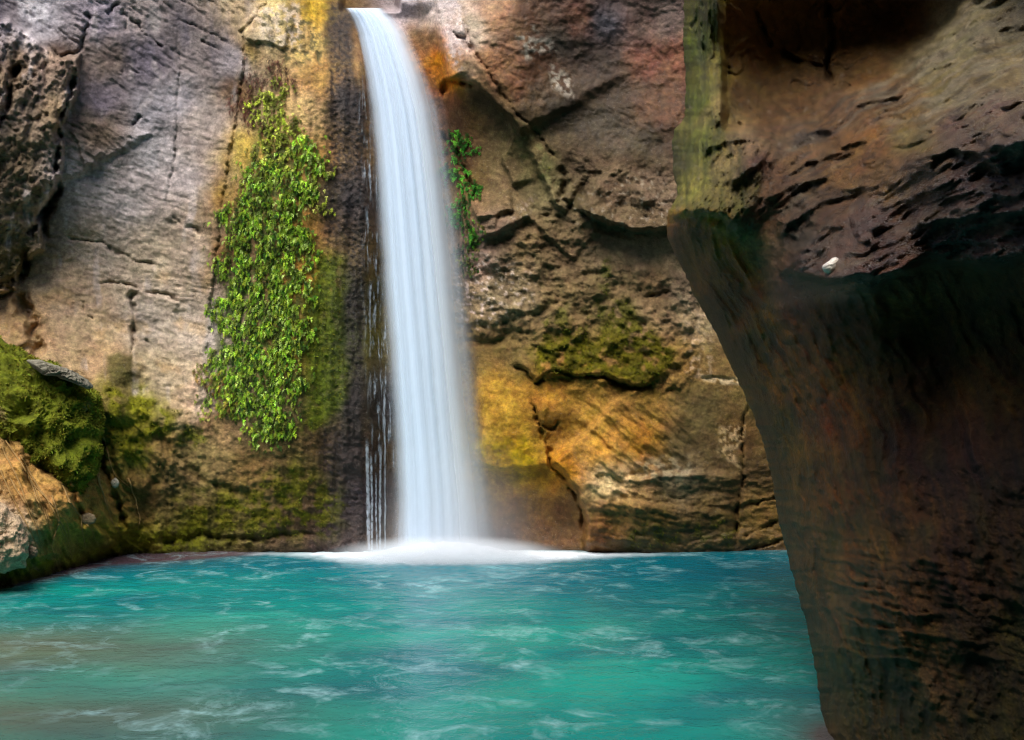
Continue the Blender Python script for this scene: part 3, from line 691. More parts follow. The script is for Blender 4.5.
C = mix(C, (84, 98, 26), z_strip * .6 * sstep(-.1, .3, fbm(U / 14, V / 70, 4, 247)))
C = mix(C, (48, 54, 20), z_low * .5 * sstep(.05, .4, fbm(U / 40, V / 70, 4, 248)) * sstep(300, 450, V))
C = mix(C, (96, 62, 26), z_low * .5 * sstep(.1, .45, fbm(U / 30 + 9, V / 90, 4, 249)) * sstep(900, 820, U))
C = mix(C, (150, 150, 140), z_slope * .35 * sstep(.15, .5, fbm(af / 60, bf / 14, 4, 250)))
C = C * (1 - .1 * z_purp * (1 - z_low))[..., None]
C = C * (1 + z_low[..., None] * np.array([.25, -.22, -.42]) * (.6 + .4 * sstep(560, 300, V + 0 * U))[..., None])  # warm tint on the lower face offsets light bounced off the pool
C = C * (1 - .2 * z_low * sstep(830, 960, U))[..., None]  # right of the lower face darkened, shade put into the colour
C = C * (1 + .25 * z_rec)[..., None]  # recess colour lifted in place of ambient light
C = C * np.array([1.1, .97, .8])
C = C * (1 - .42 * area(BU, BV, [(722, 80), (840, 50), (940, 50), (900, 108), (820, 138), (722, 136)], 12))[..., None] * (1 - .30 * z_low + .75 * z_low * sstep(470, 380, V) * sstep(800, 860, U))[..., None]  # shade painted below the recess and on the lower face, lifted under the ledge
C = C * (1 + .9 * area(BU, BV, [(655, 215), (722, 218), (765, 300), (740, 340), (655, 260)], 10)[..., None] * np.array([1., .35, -.3]))  # beak underside reddened to offset the teal bounce light
C = mix(C, (190, 176, 150), z_slope * (1 - z_low) * sstep(.25, .7, ridged(af / 80, (bf + 5 * wob) / 7, 4, 270)) * sstep(170, 90, V) * sstep(820, 900, U) * .5)  # painted highlights: pale streaks along the folds of the slope
C = mix(C, (150, 108, 66), z_slope * (1 - z_low) * sstep(.25, .7, ridged(af / 70, (bf + 5 * wob) / 9, 4, 271)) * sstep(230, 150, V) * sstep(960, 860, U) * .5)
C = mix(C, (50, 38, 30), z_slope * (1 - z_low) * sstep(.15, .6, fbm(af / 50, (bf + 5 * wob) / 8, 4, 272)) * .7)
C = C * (1 + .55 * z_low * sstep(150, 40, S) )[..., None]  # lit left edge of the lower face painted lighter
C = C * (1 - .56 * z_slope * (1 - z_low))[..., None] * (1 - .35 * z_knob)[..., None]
C = C * (1 + z_purp[..., None] * (1 - z_low)[..., None] * np.array([.08, 0, -.2]))
C = C * (1 - .1 * z_dim)[..., None]  # front below the step dimmed in the colour, as if shaded
C = C * (1 + .55 * z_low * ridged(S2 / 12, V / 130, 4, 262))[..., None] * (1 - .55 * z_strip * (1 - .3 * z_knob))[..., None]
C = C * (1 + .5 * (1 - z_low) * fbm(U / 12, V / 9, 5, 259))[..., None]
lum = C @ np.array([.25, .6, .15]); C = lum[..., None] + (C - lum[..., None]) * 1.15
C = mix(C, (140, 128, 112), (1 - z_low) * sstep(.3, .6, fbm(U / 9, V / 9, 4, 251)) * .3)
C = C * (1 + z_low[..., None] * np.array([-.30, -.18, -.22]))  # lower face darkened further, its shade carried in the colour
C = np.clip(C, .006, .7)
WET = np.clip(WET + .6 * z_purp, 0, 1) * (1 - (.75 - .35 * sstep(150, 50, S)) * z_low)
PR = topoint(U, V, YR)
# the hidden back of the rock: leaves the silhouette away from the camera and bends to the right
K = 14
e = PR[:, 0, :]
rd = e - np.array([0, 0, CAMZ]); rd /= np.linalg.norm(rd, axis=1, keepdims=True)
back = []
for k in range(K, 0, -1):
    s = (k / K) ** 1.6 * 3.2
    b = e + rd * s + np.array([1., 0, 0]) * (.12 * s + .10 * s * s)
    b = b + (fbm(vr / 20 + k * .6, vr * 0 + k * .5, 3, 260) * .12 * min(1, s))[:, None] * np.array([1, .3, .1])
    back.append(b)
PB = np.stack(back, 1)
PA = np.concatenate([PB, PR], 1)
def padA(a): return np.concatenate([np.repeat(a[:, :1], K, 1), a], 1)
nr2, nc2 = PA.shape[:2]
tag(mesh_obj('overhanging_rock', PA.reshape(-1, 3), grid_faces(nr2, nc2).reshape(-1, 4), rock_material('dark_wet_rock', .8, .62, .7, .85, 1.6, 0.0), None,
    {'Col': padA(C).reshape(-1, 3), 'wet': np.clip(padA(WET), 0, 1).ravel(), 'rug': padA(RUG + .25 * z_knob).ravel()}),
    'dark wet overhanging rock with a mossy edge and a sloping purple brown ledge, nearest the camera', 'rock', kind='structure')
def rock_at(u, v):
    i = int(np.clip((v - vr[0]) / 1.6, 0, len(vr) - 2)); j = int(np.argmin(np.abs(U[i] - u)))
    return PR[i, j]
UR = U
# ================================================================== pool
def pool_surface():
    xs = np.concatenate([np.arange(-14, -9, .25), np.arange(-9, 8, .035), np.arange(8, 14, .25)])
    ys = np.concatenate([np.arange(-8, 4, .3), np.geomspace(4, 15, 420)])
    X, Y = np.meshgrid(xs, ys)
    z = .012 * fbm(X * 1.1, Y * 1.8, 4, 301) + .005 * fbm(X * 4, Y * 7, 3, 302)
    r = np.hypot(X - (-.95), (Y - 13.2) * 1.2)
    z += .03 * np.exp(-(r / 1.6) ** 2) * fbm(X * 6, Y * 6, 3, 303)
    u = CX + X / Y * F; v = CY + CAMZ / np.maximum(Y, .5) * F           # where the bed below shows shallow or deep
    wu = u + 30 * fbm(X, Y, 3, 304); wv = v + 10 * fbm(X, Y, 3, 305)
    # shallow silty bar at the near left, pinkish shallows under the banks, painted rock reflection at the near right
    silt = np.exp(-(((X + 4.6) / 2.4) ** 2 + ((Y - 8.9 + .35 * fbm(X * .8, Y, 3, 306)) / .95) ** 2)) + .8 * np.exp(-(((X + 3.6) / 2.2) ** 2 + ((Y - 7.2) / .6) ** 2)) + .5 * np.exp(-(((X + 3.2) / 2.2) ** 2 + ((Y - 6.2) / .5) ** 2))
    silt = np.clip(silt, 0, 1)
    shore = np.interp(X, [-8, -5.9, -5.2, -4.2, -2.8, -1.5, 4], [9, 11.3, 12.9, 13.3, 13.75, 13.8, 13.8])
    edge = np.exp(-np.clip(shore - Y, 0, 9) / .28) * (X < 6)
    rk_reflect = np.exp(-np.clip(np.hypot((X - 2.3) * 1.0, (Y - 6.6) * .6) - .25, 0, 9) / .22)  # reddish reflection of the near rock painted into the water colour
    pink = np.clip(edge * sstep(-3.0, -4.6, X) + .5 * np.exp(-np.clip(shore - Y, 0, 9) / .12) + rk_reflect, 0, 1)
    # foam thrown out where the fall lands
    x0, y0 = -.98, 13.25
    ang = (X - x0); 
    fo = np.exp(-((np.abs(X - x0) / np.where(X > x0, 1.5, 1.25)) ** 2.2) - ((Y - 13.35) / .38) ** 2) * 1.6
    fo = fo + .7 * np.exp(-((X + .6) / 2.6) ** 2 - ((Y - 13.55) / .22) ** 2)
    fo = fo * (1 + .6 * fbm(X * 5, Y * 3, 4, 308))
    deep = np.clip(np.exp(-((Y - 13.0) / 1.2) ** 2) + .7 * np.exp(-((X - 1.2) / 3) ** 2 - ((Y - 11.5) / 1.3) ** 2), 0, 1)
    calm = np.exp(-((X - 4) / 2.4) ** 2 - ((Y - 12.5) / 1.2) ** 2)
    P = np.stack([X, Y, z], -1).reshape(-1, 3)
    m, nt, out = newmat('pool_water'); t = NT(nt)
    co = t.n('ShaderNodeTexCoord').outputs['Object']
    def mapping(sc, rz=0):
        mp = t.n('ShaderNodeMapping'); mp.inputs['Scale'].default_value = sc; mp.inputs['Rotation'].default_value = (0, 0, math.radians(rz)); nt.links.new(co, mp.inputs[0]); return mp.outputs[0]
    big = t.noise(mapping((.5, 1.0, 1)), 1.0, 4, .55, .4)
    body = t.mixc(t.mapr(big, .35, .65, 0, 1), (.002, .125, .14, 1), (.005, .25, .20, 1))
    body = t.mixc(t.math('MULTIPLY', t.attr('deep'), .9), body, (0, .10, .14, 1))
    body = t.mixc(t.math('MULTIPLY', t.attr('silt'), .8), body, (.13, .12, .07, 1))
    body = t.mixc(t.math('MULTIPLY', t.attr('pink'), .75), body, (.10, .028, .032, 1))
    # bubbles drifting in broken streaks
    w1 = t.noise(mapping((1.0, 1.15, 1), 12), 2.1, 8, .66, .8)
    w2 = t.noise(mapping((1.0, 1.8, 1), -8), .55, 3, .55, .5)
    w3 = t.noise(mapping((1.2, 1.2, 1), 5), 7.0, 4, .6, .4)
    fl = t.mapr(w1, .50, .66, 0, 1); fl = t.math('MULTIPLY', fl, t.mapr(w2, .40, .58, 0.08, 1))
    fl = t.math('MULTIPLY', fl, t.mapr(w3, .35, .6, .25, 1)); fl = t.math('MULTIPLY', fl, t.math('SUBTRACT', 1.0, t.math('MULTIPLY', t.attr('calm'), .7)))
    col = t.mixc(t.math('MULTIPLY', fl, .5, True), body, (.40, .66, .68, 1))
    foam = t.mapr(t.attr('foam'), .12, .85, 0, 1)
    col = t.mixc(foam, col, (.80, .85, .90, 1))
    b = t.n('ShaderNodeBsdfPrincipled'); nt.links.new(col, b.inputs['Base Color'])
    rgh = t.math('ADD', .17, t.math('MULTIPLY', foam, .6), True); nt.links.new(rgh, b.inputs['Roughness'])
    b.inputs['IOR'].default_value = 1.33; b.inputs['Specular IOR Level'].default_value = .28
    h = t.math('ADD', t.noise(mapping((1, 1.7, 1), 10), 4.5, 4, .6, .5), t.math('MULTIPLY', t.noise(mapping((1, 1.5, 1)), 14, 3, .6), .3))
    bp = t.n('ShaderNodeBump'); nt.links.new(h, bp.inputs['Height']); bp.inputs['Distance'].default_value = .035; bp.inputs['Strength'].default_value = .5
    nt.links.new(bp.outputs[0], b.inputs['Normal']); nt.links.new(b.outputs[0], out.inputs[0])
    o = mesh_obj('water', P, grid_faces(*X.shape).reshape(-1, 4), m, None,
                 {'silt': silt.ravel(), 'pink': pink.ravel(), 'foam': np.clip(fo, 0, 1.5).ravel(), 'deep': deep.ravel(), 'calm': calm.ravel()})
    tag(o, 'turquoise plunge pool flecked with drifting white foam', 'pool', kind='structure')
pool_surface()

# ================================================================== waterfall
def water_material(name, col, streak=0.0, trans=.5):
    m, nt, out = newmat(name); t = NT(nt)
    al = t.attr('alpha')
    d = t.n('ShaderNodeBsdfDiffuse'); d.inputs[0].default_value = (*col, 1)
    tl = t.n('ShaderNodeBsdfTranslucent'); tl.inputs[0].default_value = (*col, 1)
    mx = t.n('ShaderNodeMixShader'); mx.inputs[0].default_value = trans
    nt.links.new(d.outputs[0], mx.inputs[1]); nt.links.new(tl.outputs[0], mx.inputs[2])
    tr = t.n('ShaderNodeBsdfTransparent')
    m2 = t.n('ShaderNodeMixShader'); nt.links.new(al, m2.inputs[0]); nt.links.new(tr.outputs[0], m2.inputs[1]); nt.links.new(mx.outputs[0], m2.inputs[2])
    nt.links.new(m2.outputs[0], out.inputs[0])
    return m

fall = empty('waterfall', (-1.1, 13.2, 0.0))
tag(fall, 'tall silky white waterfall pouring down between the tufa curtain and the brown cliff', 'waterfall')
WATERM = water_material('falling_water', (.76, .88, 1.0), trans=.45)
VV = np.array([8, 20, 35, 60, 80, 110, 150, 200, 250, 300, 350, 400, 450, 500, 552])
LL = np.array([344, 350, 354, 358, 362, 366, 370, 373, 376, 379, 383, 386, 389, 390, 389])
RR = np.array([384, 399, 411, 423, 431, 440, 447, 454, 460, 465, 470, 475, 481, 487, 492])
def fall_sheet(lf, rf, name, push, thick, amin, amax, seed, v0=8, v1=566, nrow=240, ncol=110, edge=.10, streaks=22):
    v = np.linspace(v0, v1, nrow); s = np.linspace(0, 1, ncol)
    L = np.interp(v, VV, LL); R = np.interp(v, VV, RR)
    l = L + (R - L) * lf; r = L + (R - L) * rf
    t = (v - 8) / 544.0
    Yb = 14.15 - .60 * np.sqrt(np.clip(t, 0, 1)) - .08 * t - push
    Sg, Vg = np.meshgrid(s, v)
    rag = 2.5 * fbm(v / 40, v * 0 + seed, 3, seed)[:, None] * (np.abs(Sg - .5) * 2) ** 3
    Ug = l[:, None] + (r - l)[:, None] * Sg + rag
    fl = (perlin(Sg * streaks, Vg / 420, seed) * .13 + perlin(Sg * streaks * 2.3, Vg / 300, seed + 1) * .05 + perlin(Sg * streaks * .3, Vg / 600, seed + 2) * .8)
    Yf = Yb[:, None] - thick * np.sqrt(np.clip(1 - (2 * Sg - 1) ** 2, 0, 1)) - .02 * fl
    front = topoint(Ug, Vg, Yf)
    Yk = Yb[:, None] + .06 + 0 * Sg
    backp = topoint(Ug + 0, Vg, Yk)
    # lip: the stream arrives level over the rock behind
    a = np.clip(sstep(0, edge, Sg) * sstep(0, edge, 1 - Sg), 0, 1)
    dens = np.clip(.55 + .9 * fl + .08 * fbm(Sg * 60, Vg / 160, 2, seed + 5), 0, 1)
    al = (amin + (amax - amin) * dens) * a * (1 - .45 * sstep(.55, 1, Sg) * sstep(40, 120, Vg))
    nr, nc = Ug.shape
    if v0 > 8: al = al * sstep(v0, v0 + 60, Vg)
    lipn = 10
    lp = []
    for k in range(lipn, 0, -1):
        q = k / lipn
        row = front[0].copy(); row[:, 1] += 1.6 * q; row[:, 2] += .05 * np.sin(q * 3) + .03 * fl[0]
        lp.append(row)
    P = np.concatenate([np.array(lp), front], 0); A = np.concatenate([np.repeat(al[:1], lipn, 0), al], 0)
    n1 = P.shape[0] * nc
    f1 = grid_faces(P.shape[0], nc).reshape(-1, 4)
    return mesh_obj(name, P.reshape(-1, 3), f1, WATERM, fall, {'alpha': A.ravel()})
fall_sheet(0.0, 1.0, 'water_curtain', 0.0, .20, .7, 1.0, 3, edge=.26)
fall_sheet(.05, .80, 'water_curtain', .06, .18, .2, .9, 13, edge=.22, streaks=30)
fall_sheet(.12, .62, 'water_curtain', .12, .16, .05, .8, 23, edge=.3, streaks=18)
fall_sheet(.55, 1.13, 'water_veil', -.05, .25, .0, .28, 33, v0=60, edge=.35, streaks=14)

# thin side threads slipping down the tufa
def thread(path, wd, seed, name='water_thread', a0=.42):
    path = np.array(path, float); n = 90
    tt = np.linspace(0, 1, n); tp = np.linspace(0, 1, len(path))
    u = np.interp(tt, tp, path[:, 0]) + .5 * fbm(tt * 14, tt * 0, 3, seed); v = np.interp(tt, tp, path[:, 1]); Y = np.interp(tt, tp, path[:, 2])
    w = wd * (1 + .5 * fbm(tt * 9, tt * 0, 3, seed + 1))
    Y = np.array([wall_at(a, b)[0][1] for a, b in zip(u, np.minimum(v, 548))]) - .05
    for _ in range(4): Y[1:-1] = (Y[:-2] + Y[1:-1] + Y[2:]) / 3
    m = 8; ring = []; al = []
    for k in range(m):
        a = math.pi * k / (m - 1)
        ring.append(topoint(u - w * math.cos(a), v, Y - .03 * math.sin(a))); al.append(np.full(n, math.sin(a) ** 1.2) * (a0 + .5 * fbm(tt * 20, tt * 0 + k * .3, 3, seed + 2)) * sstep(0, .15, tt))
    P = np.stack(ring, 1)
    return mesh_obj(name, P.reshape(-1, 3), grid_faces(n, m).reshape(-1, 4), WATERM, fall, {'alpha': np.clip(np.stack(al, 1), 0, 1).ravel()})
for i, (x0, x1, x2, y0, wd) in enumerate([(367, 368, 369, 436, 2.2), (371, 372, 372, 450, 1.4), (381, 380, 380, 440, 1.6), (384, 385, 385, 380, 1.3), (376, 376, 377, 470, 1.0)]):
    thread([(x0, y0, 13.72), (x1, (y0 + 548) / 2, 13.6), (x2, 550, 13.5)], wd, 50 + i)

# beads of water trickling over the dark tufa beside the fall
def trickle():
    v = np.arange(50, 470, 1.1); L = np.interp(v, VV, LL)
    l = L - np.interp(v, [50, 120, 300, 470], [2, 10, 20, 24]); r = L + 5
    s = np.linspace(0, 1, 34); Sg, Vg = np.meshgrid(s, v)
    Ug = l[:, None] + (r - l)[:, None] * Sg
    Yg = np.array([[wall_at(a, b)[0][1] for a, b in zip(ra, rb)] for ra, rb in zip(Ug, Vg)]) - .035 - .02 * perlin(Ug / 2, Vg / 5, 70)
    a = sstep(.02, .5, fbm(Ug / 2.2, Vg / 24, 4, 71) + .25 * fbm(Ug / 9, Vg / 50, 2, 72)) * sstep(0, .5, Sg) * sstep(50, 110, Vg)
    mesh_obj('trickle', topoint(Ug, Vg, Yg).reshape(-1, 3), grid_faces(*Ug.shape).reshape(-1, 4), WATERM, fall, {'alpha': (a * .55).ravel()})
trickle()

# churned foam where it lands: soft mound
def mound(name, cx, cy, rx, ry, h, a0, seed):
    nr_, na = 40, 120
    r = np.linspace(0, 1, nr_) ** .8; a = np.linspace(0, 2 * math.pi, na)
    Rg, Ag = np.meshgrid(r, a, indexing='ij')
    X = cx + rx * Rg * np.cos(Ag); Y = cy + ry * Rg * np.sin(Ag)
    hh = h * (1 - Rg ** 2) ** 1.6
    Z = .012 + hh * (1 + .35 * fbm(X * 3, Y * 3 + seed, 4, seed))
    al = a0 * (1 - sstep(.25, 1, Rg)) * (1 + .5 * fbm(X * 4, Y * 5, 3, seed + 3))
    return mesh_obj(name, np.stack([X, Y, Z], -1).reshape(-1, 3), grid_faces(nr_, na).reshape(-1, 4), FOAMM, fall, {'alpha': np.clip(al, 0, 1).ravel()})
FOAMM = water_material('foam', (.90, .93, .97), trans=.3)
mound('splash_foam', -.93, 13.2, 1.35, .42, .2, 1.0, 81)
mound('splash_foam', -.85, 13.15, 1.1, .38, .2, .7, 82)
mound('splash_foam', -.80, 13.2, 2.1, .36, .07, .7, 84)
mound('splash_foam', -.10, 13.35, 2.3, .34, .03, .45, 89)

# fine spray round the foot of the fall
def mist(name, scale, loc, dens, power):
    m, nt, out = newmat(name); t = NT(nt)
    co = t.n('ShaderNodeTexCoord').outputs['Object']
    ln = t.n('ShaderNodeVectorMath', operation='LENGTH'); nt.links.new(co, ln.inputs[0])
    dn = t.mapr(ln.outputs['Value'], 0.0, 1.0, 1.0, 0.0)
    dn = t.math('MULTIPLY', t.math('POWER', dn, power), dens)
    pv = t.n('ShaderNodeVolumePrincipled'); pv.inputs['Color'].default_value = (.93, .96, 1, 1); nt.links.new(dn, pv.inputs['Density'])
    nt.links.new(pv.outputs[0], out.inputs['Volume'])
    n, k = 24, 14
    th = np.linspace(0, 2 * math.pi, n, endpoint=False); ph = np.linspace(0, math.pi, k)
    T, Ph = np.meshgrid(th, ph)
    P = np.stack([np.sin(Ph) * np.cos(T), np.sin(Ph) * np.sin(T), np.cos(Ph)], -1)
    idx = np.arange(k * n).reshape(k, n); idx = np.concatenate([idx, idx[:, :1]], 1)
    f = np.stack([idx[:-1, :-1], idx[1:, :-1], idx[1:, 1:], idx[:-1, 1:]], -1).reshape(-1, 4)
    o = mesh_obj(name, P.reshape(-1, 3), f, m, fall)
    o.scale = scale; o.location = Vector(loc) - fall.location
mist('spray', (1.3, .5, 1.7), (-.75, 13.05, .25), 1.1, 1.5)
mist('splash_spray', (1.7, .42, .30), (-.85, 12.98, .06), 14, 1.4)
# ================================================================== boulders and stones
def stone(name, label, cat, poly, Yc, bf, bb, col, seed, mossy=0.0, rough=.05, group=None, n=90, mat=None, prof=2.0):
    """closed stone: outline on the plane Yc, swelling bf towards the viewer and bb behind"""
    cx = sum(p[0] for p in poly) / len(poly); cy = sum(p[1] for p in poly) / len(poly)
    na = n * 2; ang = np.linspace(0, 2 * math.pi, na, endpoint=False)
    P = np.array(poly + [poly[0]], float); R = np.zeros(na)
    for i in range(len(poly)):
        ax, ay = P[i] - (cx, cy); bx, by = P[i + 1] - (cx, cy)
        dx, dy = np.cos(ang), np.sin(ang)
        den = dx * (by - ay) - dy * (bx - ax)
        tt = (ax * (by - ay) - ay * (bx - ax)) / np.where(abs(den) < 1e-9, 1e-9, den)
        ss = np.where(abs(bx - ax) > abs(by - ay), (tt * dx - ax) / (bx - ax + 1e-9), (tt * dy - ay) / (by - ay + 1e-9))
        R = np.where((tt > 0) & (ss >= -.001) & (ss <= 1.001), np.maximum(R, tt), R)
    nf = n
    rr = np.sin(np.linspace(0, math.pi / 2, nf)); dome = lambda q: (1 - q ** prof) ** (1 / prof)
    rows = []; 
    rs = np.concatenate([rr, rr[::-1][1:]]); sg = np.concatenate([np.ones(nf), -np.ones(nf - 1)])
    Rg, Ag = np.meshgrid(rs, ang, indexing='ij'); Sg = np.repeat(sg[:, None], na, 1)
    rad = R[None, :] * Rg
    Ug = cx + rad * np.cos(Ag); Vg = cy + rad * np.sin(Ag)
    Yg = Yc - np.where(Sg > 0, bf, -bb) * dome(np.clip(Rg, 0, 1))
    pts = topoint(Ug, Vg, Yg); c0 = topoint(np.array(cx), np.array(cy), np.array(Yc))
    d = pts - c0; d /= np.linalg.norm(d, axis=-1, keepdims=True) + 1e-9
    sc = 1.0 / max(.02, (R.mean() / F * Yc))
    q1 = pts * sc
    nz = ridged(q1[..., 0] * 1.6 + q1[..., 1], q1[..., 2] * 2.2 - .5 * q1[..., 0], 5, seed) + .7 * fbm(q1[..., 0] * 5 + q1[..., 1] * 3, q1[..., 2] * 5, 4, seed + 2)
    pts = pts + d * (rough * nz * (.25 + .75 * dome(np.clip(Rg, 0, 1))))[..., None]
    C = np.ones(pts.shape) * lin(col); C *= (1 + .35 * fbm(q1[..., 0] * 4, q1[..., 2] * 4 + q1[..., 1], 4, seed + 5))[..., None]
    if mossy > 0:
        mm = sstep(-.25, .05, fbm(q1[..., 0] * 2.2, q1[..., 2] * 2.2 + q1[..., 1], 4, seed + 7) + (mossy - .5))
        k = 1 + .9 * fbm(q1[..., 0] * 9 + q1[..., 2] * 6, q1[..., 2] * 9 - q1[..., 0] * 3, 4, seed + 8)
        C = C * (1 - mm[..., None]) + lin((108, 116, 30)) * k[..., None] * mm[..., None]
    idx = np.arange(len(rs) * na).reshape(len(rs), na); idx = np.concatenate([idx, idx[:, :1]], 1)
    f = np.stack([idx[:-1, :-1], idx[1:, :-1], idx[1:, 1:], idx[:-1, 1:]], -1).reshape(-1, 4)
    o = mesh_obj(name, pts.reshape(-1, 3), f, mat or ROCK, None, {'Col': np.clip(C, .005, .85).reshape(-1, 3), 'wet': np.full(pts.size // 3, .05), 'rug': np.full(pts.size // 3, .8), 'moss': np.full(pts.size // 3, 1.0 if mossy else 0.0)})
    return tag(o, label, cat, group), pts
_, BP = stone('mossy_boulder', 'big rounded boulder thick with bright green moss at the far left above the bank', 'boulder',
      [(-70, 330), (-20, 325), (8, 345), (30, 358), (60, 372), (84, 384), (96, 398), (99, 430), (96, 462), (84, 492), (70, 494), (54, 478), (34, 470), (16, 462), (4, 440), (-20, 455), (-70, 450)],
      12.6, .5, .9, (125, 110, 70), 301, .85, .2, n=150, prof=2.4)
stone('capstone', 'long grey slab lying along the top of the mossy boulder', 'rock',
      [(26, 360), (40, 360), (56, 366), (72, 371), (88, 380), (93, 387), (87, 389), (72, 382), (56, 376), (44, 375), (34, 368)], 11.98, .16, .3, (120, 116, 102), 311, 0, .06, n=60)
stone('bank_rock', 'pale tan angular rock above the water at the far left of the bank', 'rock',
      [(-60, 500), (-10, 498), (12, 512), (22, 528), (27, 545), (24, 566), (8, 570), (-60, 572)], 11.3, .35, .6, (190, 165, 135), 321, 0, .11, n=80, prof=3)
loose = [((88, 519), 9, 6, (128, 112, 88), 'rounded grey stone resting on the bank below the dark gap'), ((31, 552), 8, 7, (128, 112, 92), 'grey stone wedged beside the pale angular rock'),
         ((115, 483), 4, 5, (190, 178, 158), 'small white stone above the dripping ledge of the bank'),
         ((52, 432), 0, 0, None, None)]
for i, ((x, y), a, b, c, lb) in enumerate(loose):
    if not lb: continue
    p, n_ = wall_at(x, y)
    k = p[1]
    poly = [(x + a * math.cos(t_) * rng.uniform(.85, 1.1), y + b * math.sin(t_) * rng.uniform(.85, 1.1)) for t_ in np.linspace(0, 2 * math.pi, 9)[:-1]]
    stone('loose_stone', lb, 'stone', poly, k - .03, .05, .08, c, 340 + i, 0, .012, 'loose stones on the left bank', n=20, prof=2.5)
PALE = rock_material('pale_stone', .3, .8, .3)
q_ = rock_at(831, 272)
stone('white_stone', 'small white stone sitting alone on the dark ledge of the overhanging rock', 'stone',
      [(822, 268), (823, 265), (829, 261), (832, 258), (836, 257), (840, 260), (838, 263), (839, 266), (837, 271), (832, 274), (825, 273)], float(q_[1]) + .01, .06, .06, (205, 196, 182), 360, 0, .006, n=24, mat=PALE)

# ================================================================== ferns
def leaf_material(name, rough=.5):
    m, nt, out = newmat(name); t = NT(nt)
    c = t.attr('Col', True)
    d = t.n('ShaderNodeBsdfPrincipled'); nt.links.new(c, d.inputs['Base Color']); d.inputs['Roughness'].default_value = rough; d.inputs['Specular IOR Level'].default_value = .15
    tl = t.n('ShaderNodeBsdfTranslucent'); nt.links.new(c, tl.inputs[0])
    mx = t.n('ShaderNodeMixShader'); mx.inputs[0].default_value = .35; nt.links.new(d.outputs[0], mx.inputs[1]); nt.links.new(tl.outputs[0], mx.inputs[2])
    nt.links.new(mx.outputs[0], out.inputs[0]); return m
LEAF = leaf_material('fern_leaf')
TWIG = leaf_material('dry_stem', .8)

def fern(name, label, poly, count, cols, seed, size=.09, holes=0.0, leafy=.023, droop=1.0, twigs=.25, fringe=8):
    r = np.random.default_rng(seed)
    xs_ = [p[0] for p in poly]; ys_ = [p[1] for p in poly]
    LV, LF, LC, SV, SF, SCc = [], [], [], [], [], []
    root = None; made = 0; tries = 0
    while made < count and tries < count * 30:
        tries += 1
        u = r.uniform(min(xs_) - fringe, max(xs_) + fringe); v = r.uniform(min(ys_) - fringe, max(ys_) + fringe)
        uu = np.array([u + 9 * math.sin(v * .13 + seed)]); vv = np.array([v + 5 * math.sin(u * .21)])
        sd = signed(uu, vv, poly)[0]
        if sd < 0 and r.random() > math.exp(sd / fringe * 2.2): continue
        if fbm(np.array([u / 11]), np.array([v / 15]), 3, seed)[0] < holes * .5 - .25 + (0.1 if sd < 5 else 0): continue
        p, n = wall_at(u, v)
        made += 1
        c = np.array(cols[r.integers(len(cols))], float)
        c = lin(c) * r.uniform(.6, 1.6) * np.clip(1 + 1.5 * fbm(np.array([u / 10]), np.array([v / 12]), 2, seed + 9)[0], .3, 1.9)  # clump noise puts shady gaps into the leaf colour
        side = r.uniform(-1, 1); L = size * r.uniform(.6, 1.35)
        d = np.array([side * .75, -.55 - .35 * r.random(), -.75 * droop + .9 * r.random()]); d /= np.linalg.norm(d)
        g = np.array([0, 0, -1.0])
        pos = np.array(p) - n * 0.0 + np.array([0, -.01, 0]); m = 6
        pts = [pos.copy()]
        for k in range(m):
            d = d + g * .28 * droop; d /= np.linalg.norm(d)
            pos = pos + d * L / m; pts.append(pos.copy())
        up = np.array([0, -.6, .8]); 
        b0 = len(SV)
        for k, q in enumerate(pts):
            wv = np.array([.0022, 0, 0]); SV += [q - wv, q + wv]; SCc += [c * .45 + np.array([.02, .01, 0])] * 2
            if k: SF.append((b0 + 2 * k - 2, b0 + 2 * k - 1, b0 + 2 * k + 1, b0 + 2 * k))
        for k in range(1, m + 1):
            ax = pts[k] - pts[k - 1]; ax /= np.linalg.norm(ax)
            sd_ = np.cross(ax, up + r.normal(0, .35, 3)); sd_ /= np.linalg.norm(sd_) + 1e-9
            ll = leafy * (1.15 - .12 * k) * r.uniform(.7, 1.25)
            for sg_ in ((-1, 1) if k < m else (0,)):
                dd = (sd_ * sg_ + ax * .5 + r.normal(0, .15, 3)); dd /= np.linalg.norm(dd)
                if sg_ == 0: dd = ax
                wv = np.cross(dd, np.cross(ax, sd_)) ; wv = wv / (np.linalg.norm(wv) + 1e-9) * ll * .33
                q = pts[k]; fold = np.cross(dd, wv); fold = fold / (np.linalg.norm(fold) + 1e-9) * ll * .12
                i0 = len(LV); LV += [q, q + dd * ll * .55 + wv + fold, q + dd * ll * 1.1, q + dd * ll * .55 - wv + fold]
                LF.append((i0, i0 + 1, i0 + 2, i0 + 3)); cc_ = c * r.uniform(.8, 1.2); LC += [cc_] * 4
    base, _ = wall_at(sum(xs_) / len(xs_), max(ys_))
    e = empty(name, tuple(float(x) for x in base)); tag(e, label, 'fern', 'ferns growing on the cliff')
    mesh_obj('leaves', np.array(LV), np.array(LF), LEAF, e, {'Col': np.array(LC)}, smooth=False)
    mesh_obj('fronds', np.array(SV), np.array(SF), TWIG, e, {'Col': np.array(SCc)})
    return e
G1 = [(125, 155, 35), (95, 140, 30), (140, 190, 50), (60, 105, 25), (165, 190, 80), (40, 85, 25), (120, 150, 40), (175, 200, 110), (110, 145, 30), (45, 70, 22), (150, 165, 50)]
G2 = [(175, 190, 70), (150, 165, 50), (120, 135, 40), (190, 195, 100), (95, 105, 35)]
G3 = [(45, 115, 32), (62, 135, 34), (30, 80, 25), (90, 150, 45)]
BR = [(120, 95, 50), (150, 130, 60), (95, 70, 45), (110, 120, 40)]
